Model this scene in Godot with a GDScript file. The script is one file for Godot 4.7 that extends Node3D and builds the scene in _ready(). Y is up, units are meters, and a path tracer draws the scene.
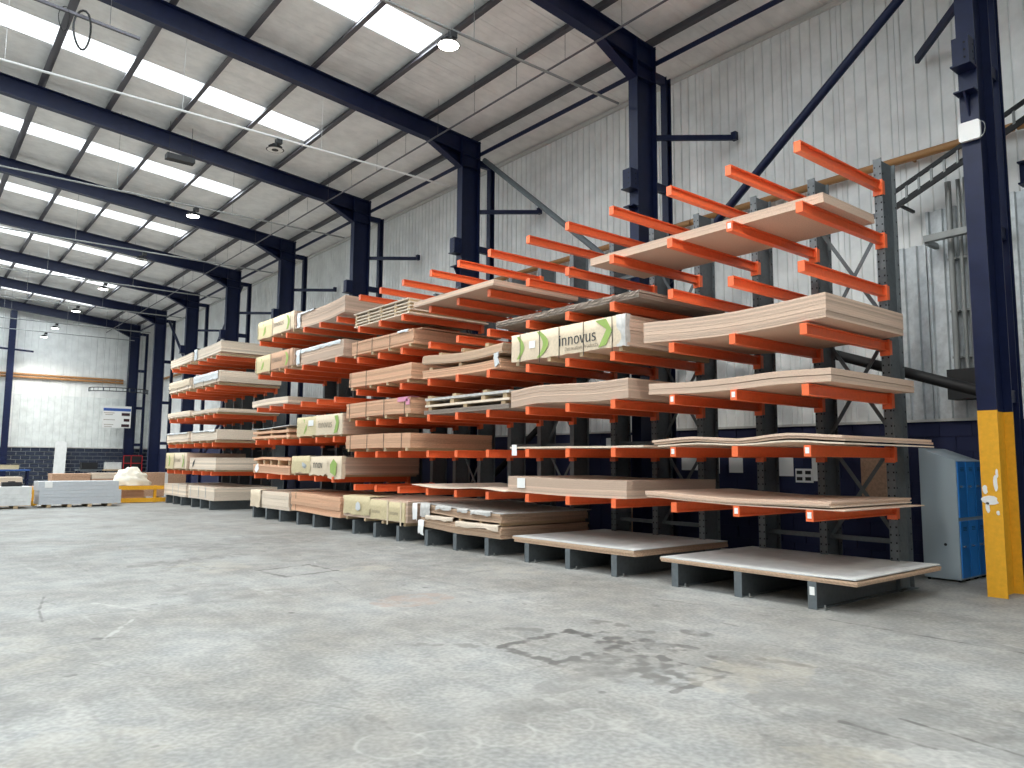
extends Node3D

# ---------------------------------------------------------------- set-up values
const CAM_HEIGHT := 1.6
const CAM_F := 754.48            # focal length in pixels of the 1024 x 768 frame
const CAM_PITCH := 5.9187
const CAM_YAW := 39.1189
const CAM_ROLL := 0.3625
const EXPOSURE := 1.16
const ROOFLIGHT_ENERGY := 3.3    # daylight let in by one square metre of rooflight
const LAMP_ENERGY := 15.0

# ---------------------------------------------------------------- building data
const WALL_X := 12.4
const END_Z := -50.2
const NEAR_Z := 8.0
const LEFT_X := -16.4
const RIDGE_X := -2.0
const BAY := 5.75
const FRAME_Z := -3.54
const FRAMES := 9

const ORD := ["yellow footed", "first", "second", "third", "fourth", "fifth", "sixth", "seventh", "eighth", "ninth", "tenth"]

var mats := {}
var taken := {}
var meshes := {}
var rng := RandomNumberGenerator.new()


func roof_y(x: float) -> float:
	return 10.48 - (absf(x - RIDGE_X) + RIDGE_X - 5.23) * 0.093


# how a label points at frame k
func frame_word(k: int) -> String:
	return "the yellow footed column" if k == 0 else "the %s frame beyond yellow footed column" % ORD[k]


func frame_z(k: int) -> float:
	return FRAME_Z - BAY * k


func _ready() -> void:
	rng.seed = 4711
	setup_camera()
	setup_light()
	make_materials()
	build_shell()
	build_frames()
	build_wall_fittings()
	build_roof_fittings()
	build_racks()
	build_goods()
	build_near_corner()
	build_far_end()


func setup_camera() -> void:
	var p := deg_to_rad(CAM_PITCH)
	var y := deg_to_rad(CAM_YAW)
	var ro := deg_to_rad(CAM_ROLL)
	var f := Vector3(sin(y) * cos(p), sin(p), -cos(y) * cos(p))
	var r0 := Vector3(cos(y), 0, sin(y))
	var u0 := r0.cross(f)
	var r := r0 * cos(ro) + u0 * sin(ro)
	var u := r.cross(f)
	var cam := Camera3D.new()
	cam.name = "camera"
	cam.transform = Transform3D(Basis(r, u, -f), Vector3(0, CAM_HEIGHT, 0))
	cam.fov = rad_to_deg(2.0 * atan(384.0 / CAM_F))
	cam.near = 0.05
	cam.far = 200.0
	add_child(cam)
	cam.current = true


func setup_light() -> void:
	var env := Environment.new()
	env.background_mode = Environment.BG_SKY
	var sky := Sky.new()
	var sm := ProceduralSkyMaterial.new()
	sm.sky_top_color = Color(0.80, 0.85, 0.92)
	sm.sky_horizon_color = Color(0.86, 0.88, 0.90)
	sm.ground_bottom_color = Color(0.30, 0.30, 0.29)
	sm.ground_horizon_color = Color(0.5, 0.5, 0.5)
	sky.sky_material = sm
	env.sky = sky
	env.background_energy_multiplier = 1.0
	env.tonemap_mode = Environment.TONE_MAPPER_LINEAR
	env.tonemap_exposure = EXPOSURE
	env.sdfgi_enabled = true
	env.ssao_enabled = true
	env.ssil_enabled = true
	var we := WorldEnvironment.new()
	we.name = "world_environment"
	we.environment = env
	add_child(we)
	# daylight through the rooflight strip of each bay, on both slopes of the roof
	for k in range(-1, FRAMES - 1):
		var zc := frame_z(k) - BAY * 3.5 / 6.0
		for side in [1, -1]:
			var xa: float = RIDGE_X + 0.1 * side
			var xb: float = RIDGE_X + 9.9 * side
			var a := Vector3(xa, roof_y(xa) - 0.06, zc)
			var b := Vector3(xb, roof_y(xb) - 0.06, zc)
			var l := AreaLight3D.new()
			l.name = numbered("rooflight_daylight")
			l.area_size = Vector2(a.distance_to(b), 0.86)
			l.area_normalize_energy = false
			l.light_energy = ROOFLIGHT_ENERGY
			l.light_color = Color(0.93, 0.975, 1.0)
			l.set("area_range", 120.0)
			l.shadow_enabled = true
			var bx := (b - a).normalized()
			if side < 0:
				bx = -bx
			var bz := Vector3(0, 1, 0)
			bz = (bz - bx * bz.dot(bx)).normalized()
			l.transform = Transform3D(Basis(bx, bz.cross(bx), bz), (a + b) / 2.0)
			add_child(l)


# ---------------------------------------------------------------- naming
func numbered(n: String, under: Node = null) -> String:
	var key := n if under == null else str(under.get_instance_id()) + n
	if not taken.has(key):
		taken[key] = 0
		return n
	taken[key] += 1
	return "%s_%03d" % [n, taken[key]]


func thing(called: String, label: String, category: String, at := Vector3.ZERO, group := "", turn := 0.0) -> Node3D:
	var o := Node3D.new()
	o.name = numbered(called)
	add_child(o)
	o.position = at
	o.rotation.y = turn
	tag(o, label, category, group)
	return o


func tag(o: Node, label: String, category: String, group := "") -> void:
	o.set_meta("label", label)
	o.set_meta("category", category)
	if group != "":
		o.set_meta("group", group)


func setting(called: String, label: String, category: String, at := Vector3.ZERO) -> Node3D:
	var o := thing(called, label, category, at)
	o.set_meta("kind", "structure")
	return o


func put(called: String, mesh: Mesh, m: Material, parent: Node, at := Vector3.ZERO, basis_ := Basis.IDENTITY) -> MeshInstance3D:
	var o := MeshInstance3D.new()
	o.name = numbered(called, null if parent == self else parent)
	o.mesh = mesh
	o.material_override = m
	o.transform = Transform3D(basis_, at)
	o.cast_shadow = GeometryInstance3D.SHADOW_CASTING_SETTING_DOUBLE_SIDED
	parent.add_child(o)
	return o


# ---------------------------------------------------------------- geometry
func start() -> SurfaceTool:
	var st := SurfaceTool.new()
	st.begin(Mesh.PRIMITIVE_TRIANGLES)
	return st


func done(st: SurfaceTool) -> ArrayMesh:
	st.generate_normals()
	return st.commit()


# corners run counter-clockwise seen from outside
func quad(st: SurfaceTool, a: Vector3, b: Vector3, c: Vector3, d: Vector3, group := -1) -> void:
	st.set_smooth_group(group)
	for v in [a, c, b, a, d, c]:
		st.add_vertex(v)


func tri(st: SurfaceTool, a: Vector3, b: Vector3, c: Vector3, group := -1) -> void:
	st.set_smooth_group(group)
	for v in [a, c, b]:
		st.add_vertex(v)


func obox(st: SurfaceTool, c: Vector3, hx: Vector3, hy: Vector3, hz: Vector3) -> void:
	var p := []
	for i in 8:
		p.append(c + hx * (1 if i & 1 else -1) + hy * (1 if i & 2 else -1) + hz * (1 if i & 4 else -1))
	quad(st, p[4], p[5], p[7], p[6])
	quad(st, p[1], p[0], p[2], p[3])
	quad(st, p[5], p[1], p[3], p[7])
	quad(st, p[0], p[4], p[6], p[2])
	quad(st, p[6], p[7], p[3], p[2])
	quad(st, p[0], p[1], p[5], p[4])


func box(st: SurfaceTool, c: Vector3, s: Vector3) -> void:
	obox(st, c, Vector3(s.x / 2, 0, 0), Vector3(0, s.y / 2, 0), Vector3(0, 0, s.z / 2))


func span(st: SurfaceTool, a: Vector3, b: Vector3) -> void:
	box(st, (a + b) / 2.0, (b - a).abs())


# a straight bar from a to b, w wide across and h high along "up"
func bar(st: SurfaceTool, a: Vector3, b: Vector3, w: float, h: float, up := Vector3.UP) -> void:
	var d := b - a
	var dn := d.normalized()
	var side := dn.cross(up).normalized()
	var u := side.cross(dn).normalized()
	# right-handed frame x = dn, y = u, z = side
	obox(st, (a + b) / 2.0, d / 2.0, u * h / 2.0, side * w / 2.0)


# an I-section from a to b: flanges lie across "up"
func ibeam(st: SurfaceTool, a: Vector3, b: Vector3, h: float, w: float, up := Vector3.UP, tf := 0.02, tw := 0.014) -> void:
	var d := (b - a).normalized()
	var side := d.cross(up).normalized()
	var u := side.cross(d).normalized()
	bar(st, a + u * (h - tf) / 2.0, b + u * (h - tf) / 2.0, w, tf, up)
	bar(st, a - u * (h - tf) / 2.0, b - u * (h - tf) / 2.0, w, tf, up)
	bar(st, a, b, tw, h - 2.0 * tf, up)


func tube(st: SurfaceTool, a: Vector3, b: Vector3, r: float, n := 10, caps := true, r2 := -1.0) -> void:
	if r2 < 0.0:
		r2 = r
	var d := (b - a).normalized()
	var u := d.cross(Vector3.UP if absf(d.y) < 0.9 else Vector3.RIGHT).normalized()
	var v := d.cross(u)
	for i in n:
		var t0 := TAU * i / n
		var t1 := TAU * (i + 1) / n
		var e0 := u * cos(t0) + v * sin(t0)
		var e1 := u * cos(t1) + v * sin(t1)
		quad(st, a + e0 * r, a + e1 * r, b + e1 * r2, b + e0 * r2, 1)
		if caps:
			tri(st, a, a + e1 * r, a + e0 * r)
			tri(st, b, b + e0 * r2, b + e1 * r2)


func tube_path(st: SurfaceTool, pts: Array, r: float, n := 8) -> void:
	for i in pts.size() - 1:
		tube(st, pts[i], pts[i + 1], r, n)


# a flat polygon (x right, y up, counter-clockwise) pushed out by depth along +z
func plate(st: SurfaceTool, pts: PackedVector2Array, depth: float) -> void:
	var idx := Geometry2D.triangulate_polygon(pts)
	for i in range(0, idx.size(), 3):
		var a := pts[idx[i]]
		var b := pts[idx[i + 1]]
		var c := pts[idx[i + 2]]
		if (b - a).cross(c - a) < 0:
			var t := b
			b = c
			c = t
		tri(st, Vector3(a.x, a.y, depth), Vector3(b.x, b.y, depth), Vector3(c.x, c.y, depth))
		tri(st, Vector3(a.x, a.y, 0), Vector3(c.x, c.y, 0), Vector3(b.x, b.y, 0))
	var ccw := not Geometry2D.is_polygon_clockwise(pts)
	for i in pts.size():
		var a := pts[i]
		var b := pts[(i + 1) % pts.size()]
		if not ccw:
			var t := a
			a = b
			b = t
		quad(st, Vector3(a.x, a.y, 0), Vector3(b.x, b.y, 0), Vector3(b.x, b.y, depth), Vector3(a.x, a.y, depth))


# turns a plate's x to +z and its face to -x, the way the rack fronts face
func facing_hall() -> Basis:
	return Basis(Vector3(0, 0, 1), Vector3(0, 1, 0), Vector3(-1, 0, 0))


func lettering(called: String, words: String, width: float, m: Material, parent: Node, at: Vector3, b: Basis, squash := 1.0) -> MeshInstance3D:
	var t := TextMesh.new()
	t.text = words
	var f := SystemFont.new()
	f.font_names = PackedStringArray(["Droid Sans"])
	t.font = f
	t.font_size = 48
	t.pixel_size = 0.01
	t.depth = 0.01
	var s := width / maxf(t.get_aabb().size.x, 0.01)
	var bb := b * Basis.from_scale(Vector3(s, s * squash, 0.2))
	return put(called, t, m, parent, at, bb)


# ---------------------------------------------------------------- materials
func plain(called: String, c: Color, rough := 0.7, metal := 0.0, spec := 0.5) -> StandardMaterial3D:
	var m := StandardMaterial3D.new()
	m.resource_name = called
	m.albedo_color = c
	m.roughness = rough
	m.metallic = metal
	m.metallic_specular = spec
	mats[called] = m
	return m


# mottles a material with a computed grain; metres = size of one repeat
func grain(m: StandardMaterial3D, freq: float, lo: float, hi: float, metres: float, octaves := 4, bump := 0.0, seed_ := 1, stretch := Vector3.ONE) -> StandardMaterial3D:
	var key := "g%s_%s_%s_%s_%s" % [freq, lo, hi, octaves, seed_]
	if not meshes.has(key):
		var n := FastNoiseLite.new()
		n.noise_type = FastNoiseLite.TYPE_SIMPLEX_SMOOTH
		n.frequency = freq
		n.fractal_octaves = octaves
		n.fractal_gain = 0.6
		n.seed = seed_
		var img := n.get_seamless_image(512, 512)
		img.convert(Image.FORMAT_L8)
		var d := img.get_data()
		var o := PackedByteArray()
		o.resize(d.size())
		for i in d.size():
			o[i] = int(clampf(lo + (hi - lo) * d[i] / 255.0, 0, 1) * 255.0)
		meshes[key] = ImageTexture.create_from_image(Image.create_from_data(512, 512, false, Image.FORMAT_L8, o))
	m.albedo_texture = meshes[key]
	m.uv1_triplanar = true
	m.uv1_world_triplanar = true
	m.uv1_scale = stretch / metres
	if bump > 0.0:
		m.heightmap_enabled = true
		m.heightmap_texture = meshes[key]
		m.heightmap_scale = bump
	return m


func make_materials() -> void:
	grain(plain("navy", Color8(18, 29, 64), 0.42, 0.0, 0.4), 0.02, 0.88, 1.05, 3.0)
	plain("navy_wall", Color8(27, 34, 70), 0.75)
	plain("yellow", Color8(242, 178, 40), 0.55)
	grain(mats.yellow, 0.03, 0.93, 1.02, 1.4)
	plain("galv", Color8(150, 152, 150), 0.45, 0.35)
	plain("purlin", Color8(86, 84, 90), 0.45, 0.3)
	grain(plain("liner", Color8(246, 247, 245), 0.55), 0.012, 0.92, 1.03, 5.0, 5)
	grain(plain("liner_white", Color8(238, 242, 240), 0.55), 0.012, 0.9, 1.04, 4.0, 4, 0.0, 3)
	grain(plain("roof_sheet", Color8(246, 244, 241), 0.6), 0.012, 0.93, 1.03, 4.0, 4, 0.0, 7)
	grain(plain("galv_sheet", Color8(212, 217, 219), 0.42, 0.15), 0.02, 0.88, 1.04, 2.0, 4, 0.0, 5)
	plain("flashing", Color8(205, 204, 200), 0.5)
	plain("block", Color8(46, 54, 72), 0.85)
	plain("mortar", Color8(190, 192, 190), 0.9)
	plain("brown_pipe", Color8(176, 128, 78), 0.5)
	plain("grey_rack", Color8(98, 105, 109), 0.5)
	grain(mats.grey_rack, 0.03, 0.9, 1.06, 1.5)
	plain("hole", Color8(18, 18, 20), 0.9)
	grain(plain("orange", Color8(247, 116, 66), 0.4), 0.03, 0.95, 1.02, 1.2, 4, 0.0, 9)
	plain("white", Color8(238, 238, 236), 0.6)
	plain("paper", Color8(240, 240, 238), 0.8)
	plain("black", Color8(26, 26, 28), 0.6)
	plain("print_grey", Color8(150, 138, 122), 0.8)
	plain("print_dark", Color8(60, 62, 66), 0.8)
	plain("print_green", Color8(152, 178, 96), 0.8)
	plain("print_red", Color8(180, 120, 110), 0.8)
	for v in 3:
		var f: float = [1.0, 0.94, 1.05][v]
		grain(plain("chip%d" % v, Color(0.85 * f, 0.742 * f, 0.66 * f), 0.8), 0.05, 0.86, 1.06, 0.5, 4, 0.0, 11)
		grain(plain("mdf%d" % v, Color(0.88 * f, 0.695 * f, 0.565 * f), 0.8), 0.03, 0.84, 1.1, 1.0, 4, 0.0, 12, Vector3(1, 6, 1))
		grain(plain("ply%d" % v, Color(0.81 * f, 0.69 * f, 0.585 * f), 0.8), 0.03, 0.8, 1.1, 0.8, 4, 0.0, 13, Vector3(1, 5, 1))
		grain(plain("dusty%d" % v, Color(0.68 * f, 0.62 * f, 0.57 * f), 0.9), 0.09, 0.35, 1.35, 0.6, 5, 0.0, 14)
		grain(plain("pale%d" % v, Color(0.93 * f, 0.86 * f, 0.78 * f), 0.75), 0.04, 0.88, 1.08, 0.8, 4, 0.0, 15)
		grain(plain("timber%d" % v, Color(0.80 * f, 0.70 * f, 0.56 * f), 0.8), 0.03, 0.8, 1.12, 0.6, 4, 0.0, 16, Vector3(1, 5, 1))
	grain(plain("white_face", Color8(220, 222, 221), 0.45), 0.015, 0.93, 1.03, 2.5, 4, 0.0, 17)
	grain(plain("grey_sheet", Color8(206, 204, 200), 0.6), 0.02, 0.86, 1.06, 1.5, 4, 0.0, 18)
	grain(plain("wrap_tan", Color8(222, 204, 178), 0.7), 0.03, 0.92, 1.06, 0.8, 4, 0.0, 19)
	grain(plain("wrap_yellow", Color8(214, 198, 158), 0.7), 0.03, 0.88, 1.06, 0.8, 4, 0.0, 20)
	grain(plain("cardboard", Color8(198, 160, 132), 0.85), 0.03, 0.86, 1.06, 1.0, 4, 0.0, 21)
	plain("film", Color8(214, 218, 220), 0.25)
	grain(plain("grey_film", Color8(196, 201, 206), 0.35), 0.02, 0.97, 1.02, 1.0, 4, 0.0, 22)
	plain("pink", Color8(222, 150, 178), 0.8)
	plain("strap", Color8(60, 52, 46), 0.5)
	plain("locker_grey", Color8(172, 186, 194), 0.45)
	plain("locker_blue", Color8(48, 140, 226), 0.4)
	plain("chrome", Color8(200, 202, 205), 0.25, 0.9)
	plain("cream_bag", Color8(242, 237, 222), 0.6)
	plain("sign_blue", Color8(52, 92, 170), 0.6)
	plain("led_dark", Color8(52, 20, 28), 0.4)
	plain("red", Color8(190, 40, 44), 0.55)
	plain("green", Color8(20, 140, 80), 0.6)
	plain("teal", Color8(40, 170, 165), 0.5)
	plain("trestle_blue", Color8(44, 84, 150), 0.6)
	var gl := plain("rooflight", Color8(240, 244, 246), 0.5)
	gl.emission_enabled = true
	gl.emission = Color(0.97, 0.99, 1.0)
	gl.emission_energy_multiplier = 1.5
	var lit := plain("lamp_lit", Color8(255, 255, 255), 0.4)
	lit.emission_enabled = true
	lit.emission = Color(1.0, 0.99, 0.95)
	lit.emission_energy_multiplier = 20.0
	plain("lamp_off", Color8(225, 224, 220), 0.4)
	make_floor_material()


func make_floor_material() -> void:
	# one repeat of bare concrete: broad cloudy tone, mid blotches, fine grit
	var size := 1024
	var layers := []
	for spec in [[0.004, 3, 31], [0.02, 4, 32], [0.16, 3, 33]]:
		var n := FastNoiseLite.new()
		n.noise_type = FastNoiseLite.TYPE_SIMPLEX_SMOOTH
		n.frequency = spec[0]
		n.fractal_octaves = spec[1]
		n.seed = spec[2]
		var im := n.get_seamless_image(size, size)
		im.convert(Image.FORMAT_L8)
		layers.append(im.get_data())
	var out := PackedByteArray()
	out.resize(size * size * 3)
	for i in size * size:
		var a: float = layers[0][i] / 255.0 - 0.5
		var b: float = layers[1][i] / 255.0 - 0.5
		var c: float = layers[2][i] / 255.0 - 0.5
		var v := 0.57 + a * 0.11 + b * 0.09 + c * 0.14
		var warm := (b - a) * 0.012
		out[i * 3] = int(clampf(v + warm, 0, 1) * 255)
		out[i * 3 + 1] = int(clampf(v + 0.002, 0, 1) * 255)
		out[i * 3 + 2] = int(clampf(v - 0.008 - warm, 0, 1) * 255)
	var base := ImageTexture.create_from_image(Image.create_from_data(size, size, false, Image.FORMAT_RGB8, out))
	var m := plain("floor_plain", Color.WHITE, 0.62, 0.0, 0.4)
	m.albedo_texture = base
	m.uv1_scale = Vector3(1.0 / 9.0, 1.0 / 9.0, 1)
	var m2 := m.duplicate() as StandardMaterial3D
	m2.resource_name = "floor_marked"
	mats["floor_marked"] = m2
	m2.detail_enabled = true
	m2.detail_uv_layer = BaseMaterial3D.DETAIL_UV_2
	m2.detail_blend_mode = BaseMaterial3D.BLEND_MODE_MIX
	m2.detail_albedo = ImageTexture.create_from_image(floor_marks())


# stains, patches, joints and scuff rings of the concrete; 15 m x 21 m, x from -2, z from -1 back
var mk: Image
const MK_X := -2.0
const MK_Z := -22.0
const MK_W := 15.0
const MK_H := 21.0
var mk_noise := FastNoiseLite.new()


func dab(px: int, py: int, c: Color, a: float) -> void:
	if px < 2 or py < 2 or px >= mk.get_width() - 2 or py >= mk.get_height() - 2 or a <= 0.0:
		return
	var o := mk.get_pixel(px, py)
	var na := a + o.a * (1.0 - a)
	var mix := c.lerp(o, o.a * (1.0 - a) / na)
	mk.set_pixel(px, py, Color(mix.r, mix.g, mix.b, na))


func stroke(a: Vector2, b: Vector2, w: float, c: Color, alpha: float, ragged := 0.5) -> void:
	var sx := mk.get_width() / MK_W
	var sy := mk.get_height() / MK_H
	var lo := Vector2(minf(a.x, b.x) - w * 2, minf(a.y, b.y) - w * 2)
	var hi := Vector2(maxf(a.x, b.x) + w * 2, maxf(a.y, b.y) + w * 2)
	for py in range(int((lo.y - MK_Z) * sy), int((hi.y - MK_Z) * sy) + 1):
		for px in range(int((lo.x - MK_X) * sx), int((hi.x - MK_X) * sx) + 1):
			var q := Vector2(MK_X + px / sx, MK_Z + py / sy)
			var d := q.distance_to(Geometry2D.get_closest_point_to_segment(q, a, b))
			var n := mk_noise.get_noise_2d(q.x * 90.0, q.y * 90.0)
			var lim := w * (1.0 + ragged * n * 2.0)
			dab(px, py, c, alpha * clampf((lim - d) / maxf(w * 0.5, 0.012), 0, 1) * clampf(0.75 + n * ragged * 1.6, 0, 1))


func ring(c: Vector2, rx: float, ry: float, w: float, col: Color, alpha: float, fill := 0.0, t0 := 0.0, t1 := TAU) -> void:
	var sx := mk.get_width() / MK_W
	var sy := mk.get_height() / MK_H
	for py in range(int((c.y - ry - w - MK_Z) * sy), int((c.y + ry + w - MK_Z) * sy) + 1):
		for px in range(int((c.x - rx - w - MK_X) * sx), int((c.x + rx + w - MK_X) * sx) + 1):
			var q := Vector2(MK_X + px / sx, MK_Z + py / sy) - c
			var n := mk_noise.get_noise_2d((q.x + c.x) * 60.0, (q.y + c.y) * 60.0)
			var e := Vector2(q.x / rx, q.y / ry).length()
			var d := absf(e - 1.0 - n * 0.05) * minf(rx, ry)
			var ang := fposmod(atan2(q.y, q.x), TAU)
			var a := 0.0
			if d < w and ang >= t0 and ang <= t1:
				a = alpha * (1.0 - d / w) * clampf(0.65 + n * 1.2, 0, 1)
			if e < 1.0 + n * 0.2:
				a = maxf(a, fill * clampf(0.6 + n * 1.5, 0, 1))
			dab(px, py, col, a)


func floor_marks() -> Image:
	mk = Image.create(1280, 1792, false, Image.FORMAT_RGBA8)
	mk.fill(Color(0.6, 0.6, 0.58, 0.0))
	mk_noise.noise_type = FastNoiseLite.TYPE_SIMPLEX_SMOOTH
	mk_noise.frequency = 0.05
	mk_noise.fractal_octaves = 3
	var dark := Color8(88, 88, 87)
	var mid := Color8(110, 110, 108)
	var light := Color8(186, 186, 183)
	var r := RandomNumberGenerator.new()
	r.seed = 99
	# cast joints of the slab
	stroke(Vector2(0.4, -8.95), Vector2(10.5, -9.15), 0.015, mid, 0.8)
	stroke(Vector2(-1.0, -14.9), Vector2(10.5, -15.0), 0.015, mid, 0.7)
	stroke(Vector2(7.61, -4.2), Vector2(7.61, -1.4), 0.02, dark, 0.9)
	stroke(Vector2(4.7, -2.5), Vector2(4.68, -1.95), 0.025, dark, 0.8)
	stroke(Vector2(5.05, -2.3), Vector2(4.94, -1.5), 0.018, dark, 0.8)
	stroke(Vector2(1.05, -7.66), Vector2(1.55, -7.72), 0.02, mid, 0.9)
	stroke(Vector2(1.5, -7.75), Vector2(1.75, -7.7), 0.05, dark, 0.8)
	stroke(Vector2(0.9, -7.7), Vector2(2.4, -4.6), 0.012, mid, 0.7)
	# filled trench: dark outline of a square patch, smaller spills around it
	var sq := [Vector2(4.2, -5.31), Vector2(5.13, -5.41), Vector2(4.98, -4.66), Vector2(4.22, -4.65)]
	for i in 4:
		stroke(sq[i], sq[(i + 1) % 4], 0.06, dark, 0.85, 0.8)
	stroke(sq[2], Vector2(5.02, -4.1), 0.07, dark, 0.75, 0.9)
	stroke(Vector2(5.02, -4.1), Vector2(5.08, -3.59), 0.03, dark, 0.8, 0.7)
	stroke(Vector2(5.08, -3.59), Vector2(4.35, -3.55), 0.03, dark, 0.7, 0.8)
	stroke(Vector2(4.6, -4.5), Vector2(4.75, -3.7), 0.16, mid, 0.6, 1.0)
	stroke(Vector2(5.2, -5.1), Vector2(5.35, -4.4), 0.12, dark, 0.55, 1.0)
	stroke(Vector2(4.6, -5.9), Vector2(5.0, -5.5), 0.08, mid, 0.7, 1.0)
	stroke(Vector2(5.1, -5.35), Vector2(5.25, -4.75), 0.1, dark, 0.8, 1.0)
	stroke(Vector2(5.6, -5.6), Vector2(5.7, -4.9), 0.08, mid, 0.8, 1.0)
	stroke(Vector2(4.35, -4.5), Vector2(4.7, -3.9), 0.22, mid, 0.5, 1.0)
	stroke(Vector2(4.9, -4.3), Vector2(4.5, -3.75), 0.14, mid, 0.6, 1.0)
	stroke(Vector2(3.6, -5.9), Vector2(4.2, -5.35), 0.05, mid, 0.6, 1.0)
	ring(Vector2(5.64, -3.76), 0.06, 0.12, 0.02, dark, 0.8, 0.8)
	ring(Vector2(6.0, -4.6), 0.1, 0.16, 0.02, dark, 0.6, 0.6)
	ring(Vector2(5.5, -4.3), 0.05, 0.1, 0.02, dark, 0.6, 0.6)
	for i in 14:
		var p := Vector2(5.3 + 0.05 * i + r.randf_range(-0.1, 0.1), -4.0 + 0.09 * i + r.randf_range(-0.12, 0.12))
		ring(p, r.randf_range(0.02, 0.06), r.randf_range(0.04, 0.12), 0.02, dark, 0.5, 0.55)
	# second patch further back
	var s2 := [Vector2(4.24, -11.08), Vector2(5.09, -11.23), Vector2(5.14, -10.41), Vector2(4.3, -10.25)]
	for i in 4:
		stroke(s2[i], s2[(i + 1) % 4], 0.045, dark, 0.8, 0.5)
	stroke(Vector2(2.9, -12.6), Vector2(4.6, -13.1), 0.16, mid, 0.6, 1.0)
	ring(Vector2(4.78, -7.69), 0.5, 0.35, 0.03, Color8(160, 138, 126), 0.6, 0.5)
	# pale rings left by a scrubbing machine
	for q in [Vector2(2.3, -3.9), Vector2(2.55, -3.74), Vector2(2.9, -3.66), Vector2(3.3, -3.58), Vector2(3.5, -3.5), Vector2(3.8, -3.46), Vector2(4.2, -3.28), Vector2(4.5, -3.5), Vector2(4.85, -3.4), Vector2(5.2, -4.5), Vector2(5.5, -3.9)]:
		ring(q, 0.2, 0.2, 0.02, light, 0.42, 0.06)
	for q in [Vector2(4.5, -2.06), Vector2(4.62, -1.9), Vector2(4.4, -1.95), Vector2(4.75, -1.75)]:
		ring(q, 0.2, 0.16, 0.022, light, 0.5, 0.12)
	# long faint trolley trails down the hall
	for i in 70:
		var p := Vector2(r.randf_range(0.2, 8.0), r.randf_range(-18.0, -2.0))
		var l := r.randf_range(0.8, 3.5)
		stroke(p, p + Vector2(r.randf_range(-0.15, 0.15), l), r.randf_range(0.012, 0.05), mid if r.randf() < 0.6 else light, r.randf_range(0.12, 0.3), 0.9)
	# tyre scuffs and scratches
	stroke(Vector2(1.46, -10.45), Vector2(1.3, -9.59), 0.018, dark, 0.8, 0.3)
	stroke(Vector2(1.3, -9.59), Vector2(1.24, -8.87), 0.018, dark, 0.8, 0.3)
	for i in 70:
		var p := Vector2(r.randf_range(0.0, 9.0), r.randf_range(-17.0, -1.6))
		var a := r.randf_range(-0.5, 0.5)
		var l := r.randf_range(0.15, 1.2)
		stroke(p, p + Vector2(sin(a), cos(a)) * l, r.randf_range(0.006, 0.03), mid if r.randf() < 0.65 else light, r.randf_range(0.25, 0.6), 0.9)
	for i in 90:
		var p := Vector2(r.randf_range(0.3, 8.5), r.randf_range(-16.0, -1.6))
		ring(p, r.randf_range(0.012, 0.05), r.randf_range(0.012, 0.05), 0.01, dark, 0.5, r.randf_range(0.3, 0.8))
	for i in 40:
		var p := Vector2(r.randf_range(0.0, 9.0), r.randf_range(-18.0, -1.6))
		ring(p, r.randf_range(0.15, 0.7), r.randf_range(0.15, 0.8), 0.02, mid if r.randf() < 0.7 else Color8(176, 170, 156), 0.0, r.randf_range(0.15, 0.4))
	return mk


# ---------------------------------------------------------------- floor, walls, roof
func floor_piece(called: String, x0: float, x1: float, z0: float, z1: float, m: Material, parent: Node, unique := false) -> void:
	var st := start()
	var t := 0.25
	var c := [Vector3(x0, 0, z1), Vector3(x1, 0, z1), Vector3(x1, 0, z0), Vector3(x0, 0, z0)]
	for i in [0, 2, 1, 0, 3, 2]:
		st.set_smooth_group(-1)
		st.set_uv(Vector2(c[i].x, c[i].z))
		st.set_uv2(Vector2((c[i].x - MK_X) / MK_W, (c[i].z - MK_Z) / MK_H) if unique else Vector2.ZERO)
		st.add_vertex(c[i])
	for e in [[0, 1], [1, 2], [2, 3], [3, 0]]:
		var a: Vector3 = c[e[0]]
		var b: Vector3 = c[e[1]]
		st.set_uv(Vector2.ZERO)
		st.set_uv2(Vector2.ZERO)
		quad(st, a - Vector3(0, t, 0), b - Vector3(0, t, 0), b, a)
	put(called, done(st), m, parent)


# profiled liner sheet: width along x (0..w), face towards +z, narrow grooves run up; top edge may slope
func liner_mesh(w: float, y0: float, ya: float, yb: float, ribs: int, depth := 0.03, pan := 0.0) -> ArrayMesh:
	var prof := []
	var p := w / ribs
	prof.append(Vector2(0, -0.02))
	prof.append(Vector2(0.006, 0))
	for i in ribs:
		var c := p * (i + 0.5)
		prof.append(Vector2(c - 0.022 - pan, 0))
		prof.append(Vector2(c - 0.01 - pan, -depth))
		prof.append(Vector2(c + 0.01 + pan, -depth))
		prof.append(Vector2(c + 0.022 + pan, 0))
	prof.append(Vector2(w - 0.006, 0))
	prof.append(Vector2(w, -0.02))
	var st := start()
	for i in prof.size() - 1:
		var a: Vector2 = prof[i]
		var b: Vector2 = prof[i + 1]
		var ta := lerpf(ya, yb, a.x / w)
		var tb := lerpf(ya, yb, b.x / w)
		quad(st, Vector3(a.x, y0, a.y), Vector3(b.x, y0, b.y), Vector3(b.x, tb, b.y), Vector3(a.x, ta, a.y))
	return done(st)


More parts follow.
